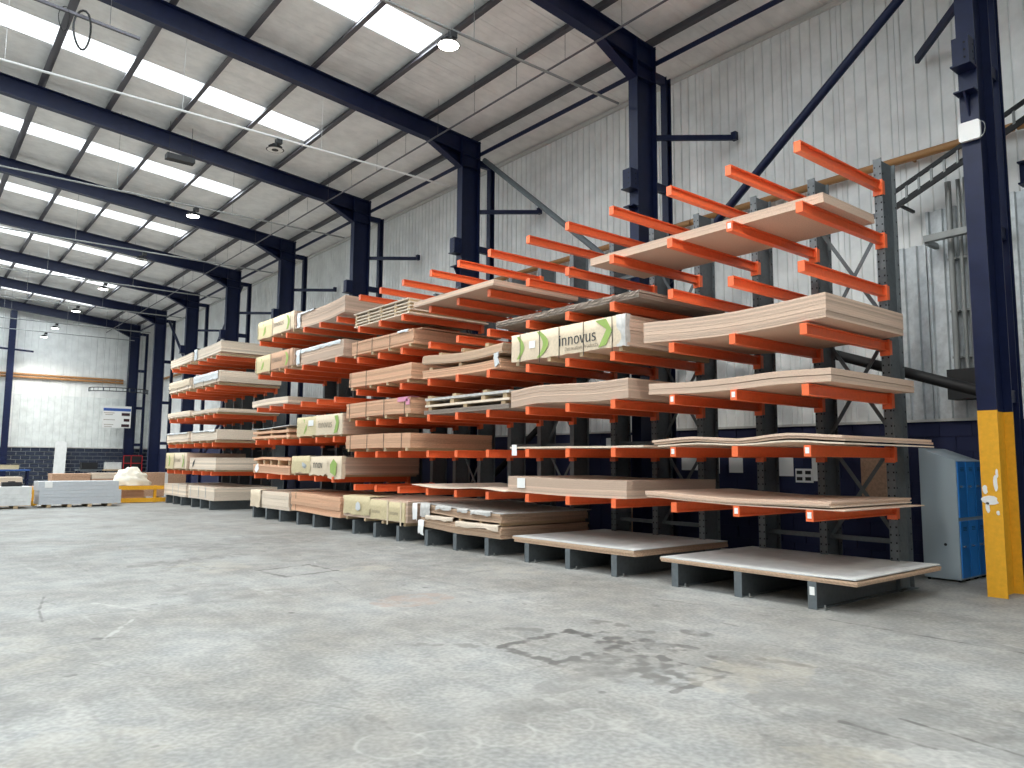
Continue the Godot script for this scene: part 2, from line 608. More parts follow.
func build_shell() -> void:
	# floor
	var fl := setting("floor", "worn grey concrete floor with stains, patches and scuffs", "floor")
	floor_piece("slab", MK_X, MK_X + MK_W, MK_Z + MK_H, MK_Z, mats.floor_marked, fl, true)
	floor_piece("slab", LEFT_X - 0.3, MK_X, NEAR_Z + 0.3, END_Z - 0.3, mats.floor_plain, fl)
	floor_piece("slab", MK_X, MK_X + MK_W, MK_Z, END_Z - 0.3, mats.floor_plain, fl)
	floor_piece("slab", MK_X, MK_X + MK_W, NEAR_Z + 0.3, MK_Z + MK_H, mats.floor_plain, fl)

	# right-hand wall: block plinth and profiled white liner above
	var wr := setting("wall_right", "long side wall with white ribbed cladding above navy painted blockwork", "wall")
	var st := start()
	span(st, Vector3(WALL_X + 0.04, 0, NEAR_Z), Vector3(WALL_X + 0.3, 10.2, END_Z))
	put("backing", done(st), mats.flashing, wr)
	st = start()
	span(st, Vector3(WALL_X - 0.06, 0, NEAR_Z), Vector3(WALL_X + 0.04, 2.26, -1.0))
	span(st, Vector3(WALL_X - 0.06, 0, -12.0), Vector3(WALL_X + 0.04, 2.26, END_Z))
	span(st, Vector3(WALL_X - 0.04, 0, -1.0), Vector3(WALL_X + 0.04, 2.26, -12.0))
	put("plinth", done(st), mats.navy_wall, wr)
	var bst := start()
	box(bst, Vector3(0, 0, 0), Vector3(0.02, 0.213, 0.438))
	var block := done(bst)
	for row in 10:
		for i in 25:
			var z := -1.22 - i * 0.45 - (0.225 if row % 2 else 0.0)
			if z - 0.22 < -12.0:
				continue
			put("block", block, mats.navy_wall, wr, Vector3(WALL_X - 0.05 - 0.002 * ((i * 7 + row * 3) % 3), 0.115 + row * 0.225, z))
	st = start()
	span(st, Vector3(WALL_X - 0.1, 2.26, NEAR_Z), Vector3(WALL_X + 0.04, 2.3, END_Z))
	put("sill_flashing", done(st), mats.flashing, wr)
	var top := roof_y(WALL_X) - 0.10
	var panel := liner_mesh(0.977, 2.3, top, top, 5)
	var b := Basis(Vector3(0, 0, 1), Vector3(0, 1, 0), Vector3(-1, 0, 0))
	for i in 51:
		put("cladding_panel", panel, mats.liner, wr, Vector3(WALL_X, 0, -0.35 - i * 0.977), b)
	st = start()
	span(st, Vector3(WALL_X, 2.3, NEAR_Z), Vector3(WALL_X + 0.04, top, 0.62))
	put("plain_sheet", done(st), mats.liner, wr)
	st = start()
	bar(st, Vector3(WALL_X - 0.02, top + 0.02, NEAR_Z), Vector3(WALL_X - 0.02, top + 0.02, END_Z), 0.07, 0.09)
	put("eaves_flashing", done(st), mats.flashing, wr)

	# far gable wall
	var wf := setting("wall_far", "far gable wall of white ribbed cladding over dark blockwork", "wall")
	st = start()
	span(st, Vector3(LEFT_X - 0.3, 0, END_Z - 0.3), Vector3(WALL_X + 0.3, 9.4, END_Z - 0.06))
	put("backing", done(st), mats.mortar, wf)
	bst = start()
	box(bst, Vector3.ZERO, Vector3(0.42, 0.19, 0.06))
	block = done(bst)
	for row in 10:
		for i in 22:
			var x := 3.2 + i * 0.45 + (0.225 if row % 2 else 0.0)
			if x > WALL_X - 0.2:
				continue
			put("block", block, mats.block, wf, Vector3(x, 0.115 + row * 0.225, END_Z - 0.045 + 0.004 * ((i * 5 + row) % 3)))
	st = start()
	span(st, Vector3(LEFT_X, 0, END_Z - 0.06), Vector3(2.9, 2.26, END_Z - 0.02))
	put("plinth", done(st), mats.block, wf)
	st = start()
	span(st, Vector3(LEFT_X, 2.26, END_Z - 0.06), Vector3(WALL_X, 2.31, END_Z + 0.03))
	put("sill_flashing", done(st), mats.flashing, wf)
	for i in 11:
		var xa := 1.4 + i
		var low := liner_mesh(1.0, 2.31, 5.25, 5.25, 3, 0.035)
		if i == 0:
			meshes["gable_low"] = low
		put("cladding_panel", meshes["gable_low"], mats.liner_white, wf, Vector3(xa, 0, END_Z + 0.03))
		put("cladding_panel", liner_mesh(1.0, 5.2, roof_y(xa), roof_y(xa + 1.0), 3, 0.035), mats.liner, wf, Vector3(xa, 0, END_Z))
	st = start()
	for i in 18:
		var xa := LEFT_X + i * (1.4 - LEFT_X) / 18.0
		var xb := LEFT_X + (i + 1) * (1.4 - LEFT_X) / 18.0
		span(st, Vector3(xa, 2.3, END_Z - 0.06), Vector3(xb, minf(roof_y(xa), roof_y(xb)) + 0.1, END_Z))
	put("plain_sheet", done(st), mats.liner, wf)

	# the walls behind the camera and across the hall
	var wl := setting("wall_left", "white clad side wall across the hall", "wall")
	st = start()
	span(st, Vector3(LEFT_X - 0.3, 2.3, NEAR_Z), Vector3(LEFT_X, 10.0, END_Z))
	put("plain_sheet", done(st), mats.liner, wl)
	st = start()
	span(st, Vector3(LEFT_X - 0.3, 0, NEAR_Z), Vector3(LEFT_X, 2.3, END_Z))
	put("plinth", done(st), mats.navy_wall, wl)
	var wn := setting("wall_near", "white clad gable wall behind the viewer", "wall")
	st = start()
	span(st, Vector3(LEFT_X - 0.3, 2.3, NEAR_Z), Vector3(WALL_X + 0.3, 11.3, NEAR_Z + 0.3))
	put("plain_sheet", done(st), mats.liner, wn)
	st = start()
	span(st, Vector3(LEFT_X - 0.3, 0, NEAR_Z), Vector3(WALL_X + 0.3, 2.3, NEAR_Z + 0.3))
	put("plinth", done(st), mats.navy_wall, wn)

	# roof: ribbed sheets down the slope, one rooflight strip in each bay
	var ce := setting("ceiling", "pitched roof lined with pale ribbed sheets on dark purlins", "ceiling")
	var pw := BAY / 6.0
	var full := roof_sheet(RIDGE_X, WALL_X + 0.25, pw)
	var short_ := roof_sheet(8.02, WALL_X + 0.25, pw)
	var pane := roof_pane(RIDGE_X + 0.02, 8.02, pw)
	var nwin := 1
	for k in range(-2, FRAMES):
		for j in 6:
			var z := frame_z(k) - pw * j
			if z - pw > NEAR_Z or z < END_Z - 0.5:
				continue
			if j == 3 and k > -2 and k < FRAMES - 1:
				put("roof_sheet", short_, mats.roof_sheet, ce, Vector3(0, 0, z))
				var w := setting("window_%d" % nwin, "glowing rooflight strip next after " + frame_word(k) if k >= 0 else "glowing rooflight strip above the viewer", "rooflight", Vector3(0, 0, z))
				nwin += 1
				put("pane", pane, mats.rooflight, w)
			else:
				put("roof_sheet", full, mats.roof_sheet, ce, Vector3(0, 0, z))
	# far slope of the roof, beyond the ridge
	for k in range(-2, FRAMES):
		var z0 := frame_z(k)
		st = start()
		bar(st, Vector3(RIDGE_X, roof_y(RIDGE_X) + 0.05, z0 - BAY / 4.0), Vector3(LEFT_X - 0.3, roof_y(LEFT_X - 0.3) + 0.05, z0 - BAY / 4.0), BAY / 2.0, 0.06)
		bar(st, Vector3(RIDGE_X, roof_y(RIDGE_X) + 0.05, z0 - BAY * 5.0 / 6.0), Vector3(LEFT_X - 0.3, roof_y(LEFT_X - 0.3) + 0.05, z0 - BAY * 5.0 / 6.0), BAY / 3.0, 0.06)
		bar(st, Vector3(-12.0, roof_y(-12.0) + 0.05, z0 - BAY * 3.5 / 6.0), Vector3(LEFT_X - 0.3, roof_y(LEFT_X - 0.3) + 0.05, z0 - BAY * 3.5 / 6.0), pw, 0.06)
		put("roof_sheet", done(st), mats.roof_sheet, ce)
		var w := setting("window_%d" % nwin, "glowing translucent rooflight strip on the roof slope beyond the ridge", "rooflight", Vector3(0, 0, z0))
		w.set_meta("group", "rooflight strips beyond the ridge")
		nwin += 1
		st = start()
		bar(st, Vector3(RIDGE_X, roof_y(RIDGE_X) + 0.05, -BAY * 3.5 / 6.0), Vector3(-12.0, roof_y(-12.0) + 0.05, -BAY * 3.5 / 6.0), pw, 0.03)
		put("pane", done(st), mats.rooflight, w)
	# purlins
	var slope := Vector3(1, -0.093, 0).normalized()
	var up := Vector3(0.093, 1, 0).normalized()
	for i in 9:
		var x := 11.0 - 1.475 * i
		var c := Vector3(x, roof_y(x) - 0.01, 0)
		st = start()
		var za := Vector3(0, 0, NEAR_Z - 0.02)
		var zb := Vector3(0, 0, END_Z + 0.06)
		bar(st, c - up * 0.1 + za, c - up * 0.1 + zb, 0.014, 0.2, up)
		bar(st, c - up * 0.006 + slope * 0.045 + za, c - up * 0.006 + slope * 0.045 + zb, 0.09, 0.012, up)
		bar(st, c - up * 0.194 - slope * 0.045 + za, c - up * 0.194 - slope * 0.045 + zb, 0.09, 0.012, up)
		bar(st, c - up * 0.18 - slope * 0.087 + za, c - up * 0.18 - slope * 0.087 + zb, 0.006, 0.03, up)
		put("purlin", done(st), mats.purlin, ce)


# one ribbed roof sheet, z from 0 to -w, running down the slope from xa to xb
func roof_sheet(xa: float, xb: float, w: float) -> ArrayMesh:
	var st := start()
	var prof := [Vector2(0, 0.012), Vector2(0.012, 0)]
	for i in 5:
		var c := w * (i + 0.5) / 5.0
		prof.append_array([Vector2(c - 0.03, 0), Vector2(c - 0.018, 0.006), Vector2(c + 0.018, 0.006), Vector2(c + 0.03, 0)])
	prof.append_array([Vector2(w - 0.012, 0), Vector2(w, 0.012)])
	for i in prof.size() - 1:
		var a: Vector2 = prof[i]
		var b: Vector2 = prof[i + 1]
		quad(st, Vector3(xa, roof_y(xa) + a.y, -a.x), Vector3(xa, roof_y(xa) + b.y, -b.x), Vector3(xb, roof_y(xb) + b.y, -b.x), Vector3(xb, roof_y(xb) + a.y, -a.x))
	bar(st, Vector3(xa, roof_y(xa) + 0.06, -w / 2), Vector3(xb, roof_y(xb) + 0.06, -w / 2), w, 0.06)
	return done(st)


func roof_pane(xa: float, xb: float, w: float) -> ArrayMesh:
	var st := start()
	bar(st, Vector3(xa, roof_y(xa) + 0.025, -w / 2), Vector3(xb, roof_y(xb) + 0.025, -w / 2), w - 0.03, 0.012)
	return done(st)


# ---------------------------------------------------------------- steel frames
func build_frames() -> void:
	for k in range(0, FRAMES):
		var label: String = "navy steel portal frame, %s beyond the yellow footed column" % ORD[k]
		if k == 0:
			label = "navy steel portal frame standing on a yellow painted column foot"
		elif k == FRAMES - 1:
			label = "navy steel portal frame standing against the far gable wall"
		var z := frame_z(k)
		var t := thing("portal_frame", label, "frame", Vector3(10.78, 0, z), "" if k == 0 or k == FRAMES - 1 else "portal frames behind the racking")
		var st := start()
		var foot := 2.28 if k == 0 else 0.0
		var out := Vector3(1, 0, 0)
		ibeam(st, Vector3(0, foot, 0), Vector3(0, 9.75, 0), 0.56, 0.22, out, 0.022, 0.016)
		put("column", done(st), mats.navy, t)
		if k == 0:
			st = start()
			ibeam(st, Vector3(0, 0, 0), Vector3(0, foot, 0), 0.562, 0.222, out, 0.024, 0.018)
			var ft := put("column_foot", done(st), mats.yellow, t)
			ft.set_meta("label", "scratched yellow painted column foot")
			st = start()
			var tear := [[-0.02, 1.17, 0.2, 0.1], [-0.05, 1.08, 0.05, 0.12], [-0.07, 1.3, 0.06, 0.1], [0.05, 1.38, 0.05, 0.18], [0.07, 1.5, 0.03, 0.1], [0.06, 1.02, 0.04, 0.05]]
			for q in tear:
				var w: float = q[2]
				var h: float = q[3]
				var pts := PackedVector2Array()
				for i in 11:
					var a := TAU * i / 11.0
					pts.append(Vector2(cos(a) * w * 0.5 * (0.75 + 0.4 * absf(sin(i * 2.7))), sin(a) * h * 0.5 * (0.7 + 0.45 * absf(cos(i * 3.1)))))
				var s2 := start()
				plate(s2, pts, 0.003)
				st.append_from(done(s2), 0, Transform3D(facing_hall(), Vector3(-0.283, q[1], clampf(q[0], -0.108 + w * 0.4, 0.108 - w * 0.4))))
			put("torn_tape", st.commit(), mats.white, ft)
			st = start()
			box(st, Vector3(-0.12, 1.52, 0.009), Vector3(0.06, 0.16, 0.003))
			put("sticker", done(st), mats.paper, ft)
		# rafter and haunch, both slopes of which only this side is seen
		st = start()
		var dx := 10.78
		var ra := Vector3(RIDGE_X - dx, roof_y(RIDGE_X) - 0.435, 0)
		var rb := Vector3(0.28, roof_y(11.06) - 0.435, 0)
		ibeam(st, ra, rb, 0.45, 0.2, Vector3.UP, 0.02, 0.014)
		put("rafter", done(st), mats.navy, t)
		st = start()
		var ya := roof_y(9.55) - 0.655
		var h0 := Vector2(9.55 - dx, ya)
		var h1 := Vector2(10.5 - dx, 8.97)
		var h2 := Vector2(10.5 - dx, roof_y(10.5) - 0.66)
		var s3 := start()
		plate(s3, PackedVector2Array([h0, h1, h2]), 0.016)
		st.append_from(done(s3), 0, Transform3D(Basis.IDENTITY, Vector3(0, 0, -0.008)))
		bar(st, Vector3(h0.x, h0.y, 0), Vector3(h1.x, h1.y, 0), 0.2, 0.022)
		box(st, Vector3(0, 9.0, 0.06), Vector3(0.52, 0.02, 0.1))
		box(st, Vector3(0, 9.0, -0.06), Vector3(0.52, 0.02, 0.1))
		put("haunch", done(st), mats.navy, t)
		# wind post between the column and the cladding
		st = start()
		ibeam(st, Vector3(0.7, 0, 0), Vector3(0.7, 9.28, 0), 0.14, 0.15, out, 0.014, 0.012)
		put("wind_post", done(st), mats.navy, t)
		for y in [9.2, 6.95, 4.7, 2.5]:
			st = start()
			bar(st, Vector3(0.27, y, 0), Vector3(0.64, y, 0), 0.1, 0.16)
			put("strut", done(st), mats.navy, t)
		# old crane corbel: drilled box with shelf plates
		if k < 7:
			st = start()
			box(st, Vector3(-0.38, 6.93, 0), Vector3(0.2, 0.36, 0.2))
			box(st, Vector3(-0.39, 6.73, 0), Vector3(0.24, 0.02, 0.24))
			var br := put("corbel", done(st), mats.navy, t)
			st = start()
			box(st, Vector3(-0.36, 6.4, 0), Vector3(0.18, 0.02, 0.24))
			tri(st, Vector3(-0.28, 6.39, 0.01), Vector3(-0.28, 6.1, 0.01), Vector3(-0.44, 6.39, 0.01))
			tri(st, Vector3(-0.28, 6.39, -0.01), Vector3(-0.44, 6.39, -0.01), Vector3(-0.28, 6.1, -0.01))
			quad(st, Vector3(-0.28, 6.1, 0.01), Vector3(-0.28, 6.1, -0.01), Vector3(-0.44, 6.39, -0.01), Vector3(-0.44, 6.39, 0.01))
			put("shelf_bracket", done(st), mats.navy, t)
			if k < 3:
				st = start()
				for r in 3:
					tube(st, Vector3(-0.34, 6.82 + r * 0.1, 0.1), Vector3(-0.34, 6.82 + r * 0.1, 0.102), 0.016, 8)
					tube(st, Vector3(-0.48, 6.82 + r * 0.1, 0.05), Vector3(-0.482, 6.82 + r * 0.1, 0.05), 0.016, 8)
				put("bolt_hole", done(st), mats.hole, br)
	# square white plaque on the near column
	var s4 := start()
	var pts := PackedVector2Array()
	for c in [[0.125, 0.125, 0], [-0.125, 0.125, 1], [-0.125, -0.125, 2], [0.125, -0.125, 3]]:
		for i in 4:
			var a: float = PI / 2 * c[2] + PI / 6 * i
			pts.append(Vector2(c[0] * 0.76 + cos(a) * 0.03, c[1] * 0.76 + sin(a) * 0.03))
	plate(s4, pts, 0.05)
	var pq := thing("wall_speaker", "small white rounded square box fixed on the yellow footed column", "box", Vector3(10.5, 5.88, frame_z(0)))
	put("cover", done(s4), mats.white, pq, Vector3(-0.03, 0, 0.01), facing_hall())
	s4 = start()
	tube(s4, Vector3(-0.03, 0, 0.0), Vector3(0, 0, 0.0), 0.05, 10)
	put("bracket", done(s4), mats.black, pq)
	s4 = start()
	var loop := []
	for i in 13:
		var a := PI * i / 12.0 - PI / 2
		loop.append(Vector3(-0.02 + 0.03 * sin(a), 0.12 * sin(a), 0.115 + 0.06 * cos(a)))
	tube_path(s4, loop, 0.006, 6)
	put("cable", done(s4), mats.galv, pq)


func build_wall_fittings() -> void:
	# eaves tie tube
	var st := start()
	tube(st, Vector3(11.12, 9.45, 7.5), Vector3(11.12, 9.45, END_Z + 0.1), 0.05, 10)
	tag(put("eaves_tube", done(st), mats.navy, self), "navy steel tube tying the column tops along the eaves", "tube")
	# wind bracing tubes in the wall plane
	var braces := [
		[Vector3(11.2, 4.95, -9.2), Vector3(11.2, 9.35, -3.6), "navy", "navy bracing tube slanting up to the yellow footed column", 0.075],
		[Vector3(11.2, 4.8, -9.4), Vector3(11.2, 9.3, -14.95), "grey_rack", "grey bracing tube slanting up from behind racking to second frame", 0.065],
		[Vector3(11.2, 4.5, -9.25), Vector3(11.2, 2.5, -3.6), "black", "black lower bracing tube running down behind the rack end upright", 0.08],
		[Vector3(11.2, 4.6, -9.4), Vector3(11.2, 1.0, -14.9), "black", "dark bracing tube low behind the middle rack bays", 0.07],
		[Vector3(11.2, 5.0, -38.0), Vector3(11.2, 9.2, -32.4), "navy", "navy bracing tube slanting up above the far small rack", 0.07],
		[Vector3(11.2, 5.0, -38.1), Vector3(11.2, 9.2, -43.7), "navy", "navy bracing tube leaning away beyond the far small rack", 0.07],
		[Vector3(11.2, 0.9, -38.1), Vector3(11.2, 4.6, -32.6), "navy", "navy low bracing tube beside the far small rack", 0.07],
	]
	for q in braces:
		st = start()
		tube(st, q[0], q[1], q[4], 10)
		tag(put("bracing_tube", done(st), mats[q[2]], self), q[3], "tube")
	# stub stays from the columns out to the cladding
	for k in range(1, 7):
		st = start()
		var z := frame_z(k)
		bar(st, Vector3(10.95, 7.93, z - 0.12), Vector3(12.2, 7.9, z + 1.05), 0.06, 0.1)
		box(st, Vector3(12.22, 7.93, z + 1.07), Vector3(0.1, 0.16, 0.1))
		tag(put("stay_bar", done(st), mats.navy, self), "short navy stay bar from " + frame_word(k) + " to cladding", "bar")
	st = start()
	bar(st, Vector3(11.1, 8.2, frame_z(0) - 0.1), Vector3(12.25, 8.05, frame_z(0) - 1.3), 0.06, 0.13)
	tag(put("stay_bar", done(st), mats.navy, self), "short navy stay bar behind the yellow footed column", "bar")
	# brown pipe along the side wall, one length per bay
	for k in range(-1, FRAMES - 1):
		st = start()
		var za := frame_z(k) - 0.02
		var zb := frame_z(k + 1) + 0.02
		var ya := 6.48
		var yb := 6.48
		tube(st, Vector3(12.24, ya, za), Vector3(12.24, yb, zb), 0.065, 10)
		for i in 2:
			var f := 0.25 + 0.5 * i
			bar(st, Vector3(12.24, lerpf(ya, yb, f), lerpf(za, zb, f)), Vector3(12.38, lerpf(ya, yb, f), lerpf(za, zb, f)), 0.03, 0.1)
		tag(put("brown_pipe", done(st), mats.brown_pipe, self), "brown pipe length on side wall starting at " + frame_word(k) if k >= 0 else "brown pipe length on side wall ending at the yellow footed column", "pipe")
	for i in 2:
		st = start()
		tube(st, Vector3(-6.0, 6.2 + 0.16 * i, END_Z + 0.14), Vector3(10.4, 6.2 + 0.16 * i, END_Z + 0.14), 0.065, 10)
		for q in 6:
			bar(st, Vector3(-4.0 + q * 2.6, 6.2 + 0.16 * i, END_Z + 0.032), Vector3(-4.0 + q * 2.6, 6.2 + 0.16 * i, END_Z + 0.14), 0.04, 0.05)
		tag(put("brown_pipe", done(st), mats.brown_pipe, self), ["lower", "upper"][i] + " brown pipe of a pair crossing the far gable wall", "pipe")
	# notices and a switch panel on the plinth behind the racking
	for q in [[1.6, -9.5, 0.42, 0.27, "wide white notice furthest along behind first bay"], [1.58, -8.44, 0.3, 0.3, "square white notice between narrow strip and switch panel"], [1.55, -7.4, 0.28, 0.33, "square white notice right beside the switch panel"], [1.56, -8.85, 0.09, 0.3, "narrow white notice strip between two square notices"], [1.52, -6.84, 0.14, 0.42, "tall narrow notice touching the switch panel"], [2.0, -10.8, 0.5, 0.4, "big white notice high behind the second bay"], [2.0, -11.6, 0.4, 0.3, "small white notice high behind the second bay"]]:
		st = start()
		box(st, Vector3.ZERO, Vector3(0.006, q[3], q[2]))
		tag(put("notice_sheet", done(st), mats.paper, self, Vector3(WALL_X - 0.075, q[0], q[1])), q[4], "notice")
	var sw := thing("switch_panel", "white panel of four dark switches on wall behind first bay", "switch", Vector3(WALL_X - 0.07, 1.4, -7.05))
	st = start()
	box(st, Vector3(-0.015, 0, 0), Vector3(0.03, 0.24, 0.32))
	put("plate", done(st), mats.white, sw)
	for i in 4:
		st = start()
		box(st, Vector3(-0.036, 0.055 - 0.11 * (i / 2), -0.08 + 0.16 * (i % 2)), Vector3(0.012, 0.06, 0.1))
		put("switch", done(st), mats.black, sw)


func build_roof_fittings() -> void:
	# conduits across the hall, one beside each frame, hung on wires; high bay lamps under them
	var lit := [true, true, false, true, false, true, true, true, true, true]
	var lamp_x := [6.4, 6.4, 5.85, 5.85, 5.9, 5.85, 5.85, 5.85, 5.85, 6.4]
	for k in range(-1, FRAMES):
		var z := frame_z(k) - 0.24
		if k == FRAMES - 1:
			z = END_Z + 2.6
		var st := start()
		tube(st, Vector3(-11.0, 8.5, z), Vector3(10.35, 8.5, z), 0.024, 8)
		for i in 3:
			var x := 1.0 + i * 2.95
			tube(st, Vector3(x, 8.5, z), Vector3(x, roof_y(x) - 0.01, z), 0.005, 5, false)
		tag(put("lighting_conduit", done(st), mats.white if k == 2 else mats.galv, self), ("thin white conduit hung beside " if k == 2 else "thin grey conduit hung beside ") + frame_word(k), "conduit")
		for x in [lamp_x[k], lamp_x[k] - 8.0]:  # the lamp further from the racking is unseen, added to light the hall
			high_bay(Vector3(x, 8.47, z), lit[k], ("nearer the racking" if x > 2.0 else "added across the hall") + (", beside " + frame_word(k) if k >= 0 else ", above the viewer"))
	# sprinkler line along the hall
	var st := start()
	tube(st, Vector3(9.34, 9.2, 7.5), Vector3(9.34, 9.2, END_Z + 0.1), 0.02, 6)
	for i in 38:
		var z := 6.0 - i * 1.45
		tube(st, Vector3(9.34, 9.2, z), Vector3(9.34, roof_y(9.34) - 0.01, z), 0.004, 5, false)
	tag(put("sprinkler_line", done(st), mats.purlin, self), "thin pipe on hanger wires running the length of the roof", "pipe")
	# short rod with looped cable up by the first rooflights
	st = start()
	bar(st, Vector3(0.4, 9.22, -14.1), Vector3(2.92, 9.2, -14.36), 0.05, 0.05)
	for x in [0.8, 2.4]:
		tube(st, Vector3(x, 9.2, -14.2), Vector3(x, roof_y(x) - 0.02, -14.2), 0.005, 5, false)
	tag(put("hanger_rod", done(st), mats.purlin, self), "short dark hanger rod under the roof carrying loops of cable", "rod")
	for q in [[1.98, 0.26, 0.1, 0.026], [1.7, 0.16, 0.06, 0.01]]:
		st = start()
		var pts := []
		for i in 21:
			var a := TAU * i / 20.0
			pts.append(Vector3(q[0] + sin(a) * q[2] * 1.3, 9.2 - q[1] + cos(a) * q[1] * 1.35, -14.2 + 0.05 * sin(a * 2.0)))
		tube_path(st, pts, q[3] * 0.7, 6)
		tag(put("cable_loop", done(st), mats.black, self), "thick black cable coil hung on the roof rod" if q[3] > 0.015 else "thin small cable loop hung on the roof rod", "cable")
	# dark unlit heater panel under a rafter
	var ht := thing("roof_heater", "dark boxy heater unit hung under a rafter", "heater", Vector3(5.3, 9.52, frame_z(3) + 0.3))
	st = start()
	box(st, Vector3(0, 0, 0), Vector3(0.7, 0.14, 0.25))
	put("casing", done(st), mats.black, ht)
	st = start()
	for x in [-0.28, 0.28]:
		tube(st, Vector3(x, 0.06, 0), Vector3(x, roof_y(5.3 + x) - 9.53, 0), 0.006, 5, false)
	put("hanger", done(st), mats.black, ht)


func high_bay(at: Vector3, lit: bool, row: String) -> void:
	var t := thing("high_bay_lamp", ("lit high bay lamp " if lit else "unlit high bay lamp ") + row, "lamp", at)
	var st := start()
	box(st, Vector3(0.08, -0.05, 0), Vector3(0.12, 0.1, 0.09))
	tube(st, Vector3(0, -0.02, 0), Vector3(0, -0.14, 0), 0.012, 6)
	put("hook_box", done(st), mats.black, t)
	st = start()
	tube(st, Vector3(0, -0.13, 0), Vector3(0, -0.2, 0), 0.07, 14)
	tube(st, Vector3(0, -0.2, 0), Vector3(0, -0.25, 0), 0.07, 18, true, 0.19)
	for i in 10:
		var a := TAU * i / 10.0
		bar(st, Vector3(cos(a) * 0.07, -0.16, sin(a) * 0.07), Vector3(cos(a) * 0.14, -0.21, sin(a) * 0.14), 0.008, 0.05)
	put("housing", done(st), mats.black, t)
	st = start()
	for i in 24:
		var a0 := TAU * i / 24.0
		var a1 := TAU * (i + 1) / 24.0
		var e0 := Vector3(cos(a0), 0, sin(a0))
		var e1 := Vector3(cos(a1), 0, sin(a1))
		var y := Vector3(0, -0.255, 0)
		quad(st, y + e0 * 0.07, y + e1 * 0.07, y + e1 * 0.165, y + e0 * 0.165)
	put("reflector", done(st), mats.lamp_lit if lit else mats.lamp_off, t)
	st = start()
	tube(st, Vector3(0, -0.24, 0), Vector3(0, -0.262, 0), 0.07, 14)
	put("lens", done(st), mats.lamp_lit if lit else mats.black, t)
	if lit:
		var l := SpotLight3D.new()
		l.name = "light"
		l.position = Vector3(0, -0.3, 0)
		l.rotation.x = -PI / 2
		l.spot_angle = 74.0
		l.spot_angle_attenuation = 0.6
		l.light_size = 0.15
		l.light_energy = LAMP_ENERGY
		l.light_color = Color(1.0, 0.985, 0.95)
		l.spot_range = 80.0
		l.spot_attenuation = 2.0
		l.shadow_enabled = true
		t.add_child(l)


# ---------------------------------------------------------------- cantilever racking
const TIP_X := 8.0
const UP_X := 10.03
const ARM_H := 0.13
const LEVELS_A := [1.088, 1.815, 2.512, 3.215, 3.95, 4.66, 5.395]
const LEVELS_E := [1.23, 2.18, 3.12, 4.07, 5.05]
const BASE_H := 0.30
const BAY_Z := [-5.49, -8.48, -11.46, -14.43, -17.45, -20.49, -26.26, -29.42]
const BAY_WORD := ["first", "second", "third", "fourth", "fifth", "sixth", "seventh", "eighth"]
const LEVEL_WORD := ["base beams", "first arm level", "second arm level", "third arm level", "fourth arm level", "fifth arm level", "sixth arm level", "seventh arm level"]


func build_racks() -> void:
	rack([0, 1, 2, 3], LEVELS_A, 5.72, "tall run of orange arm cantilever racking nearest the yellow footed column")
	rack([4, 5], LEVELS_E, 5.6, "middle run of cantilever racking with five orange arm levels")
	rack([6, 7], LEVELS_E, 5.6, "small separate run of cantilever racking beyond the gap, near gable wall")


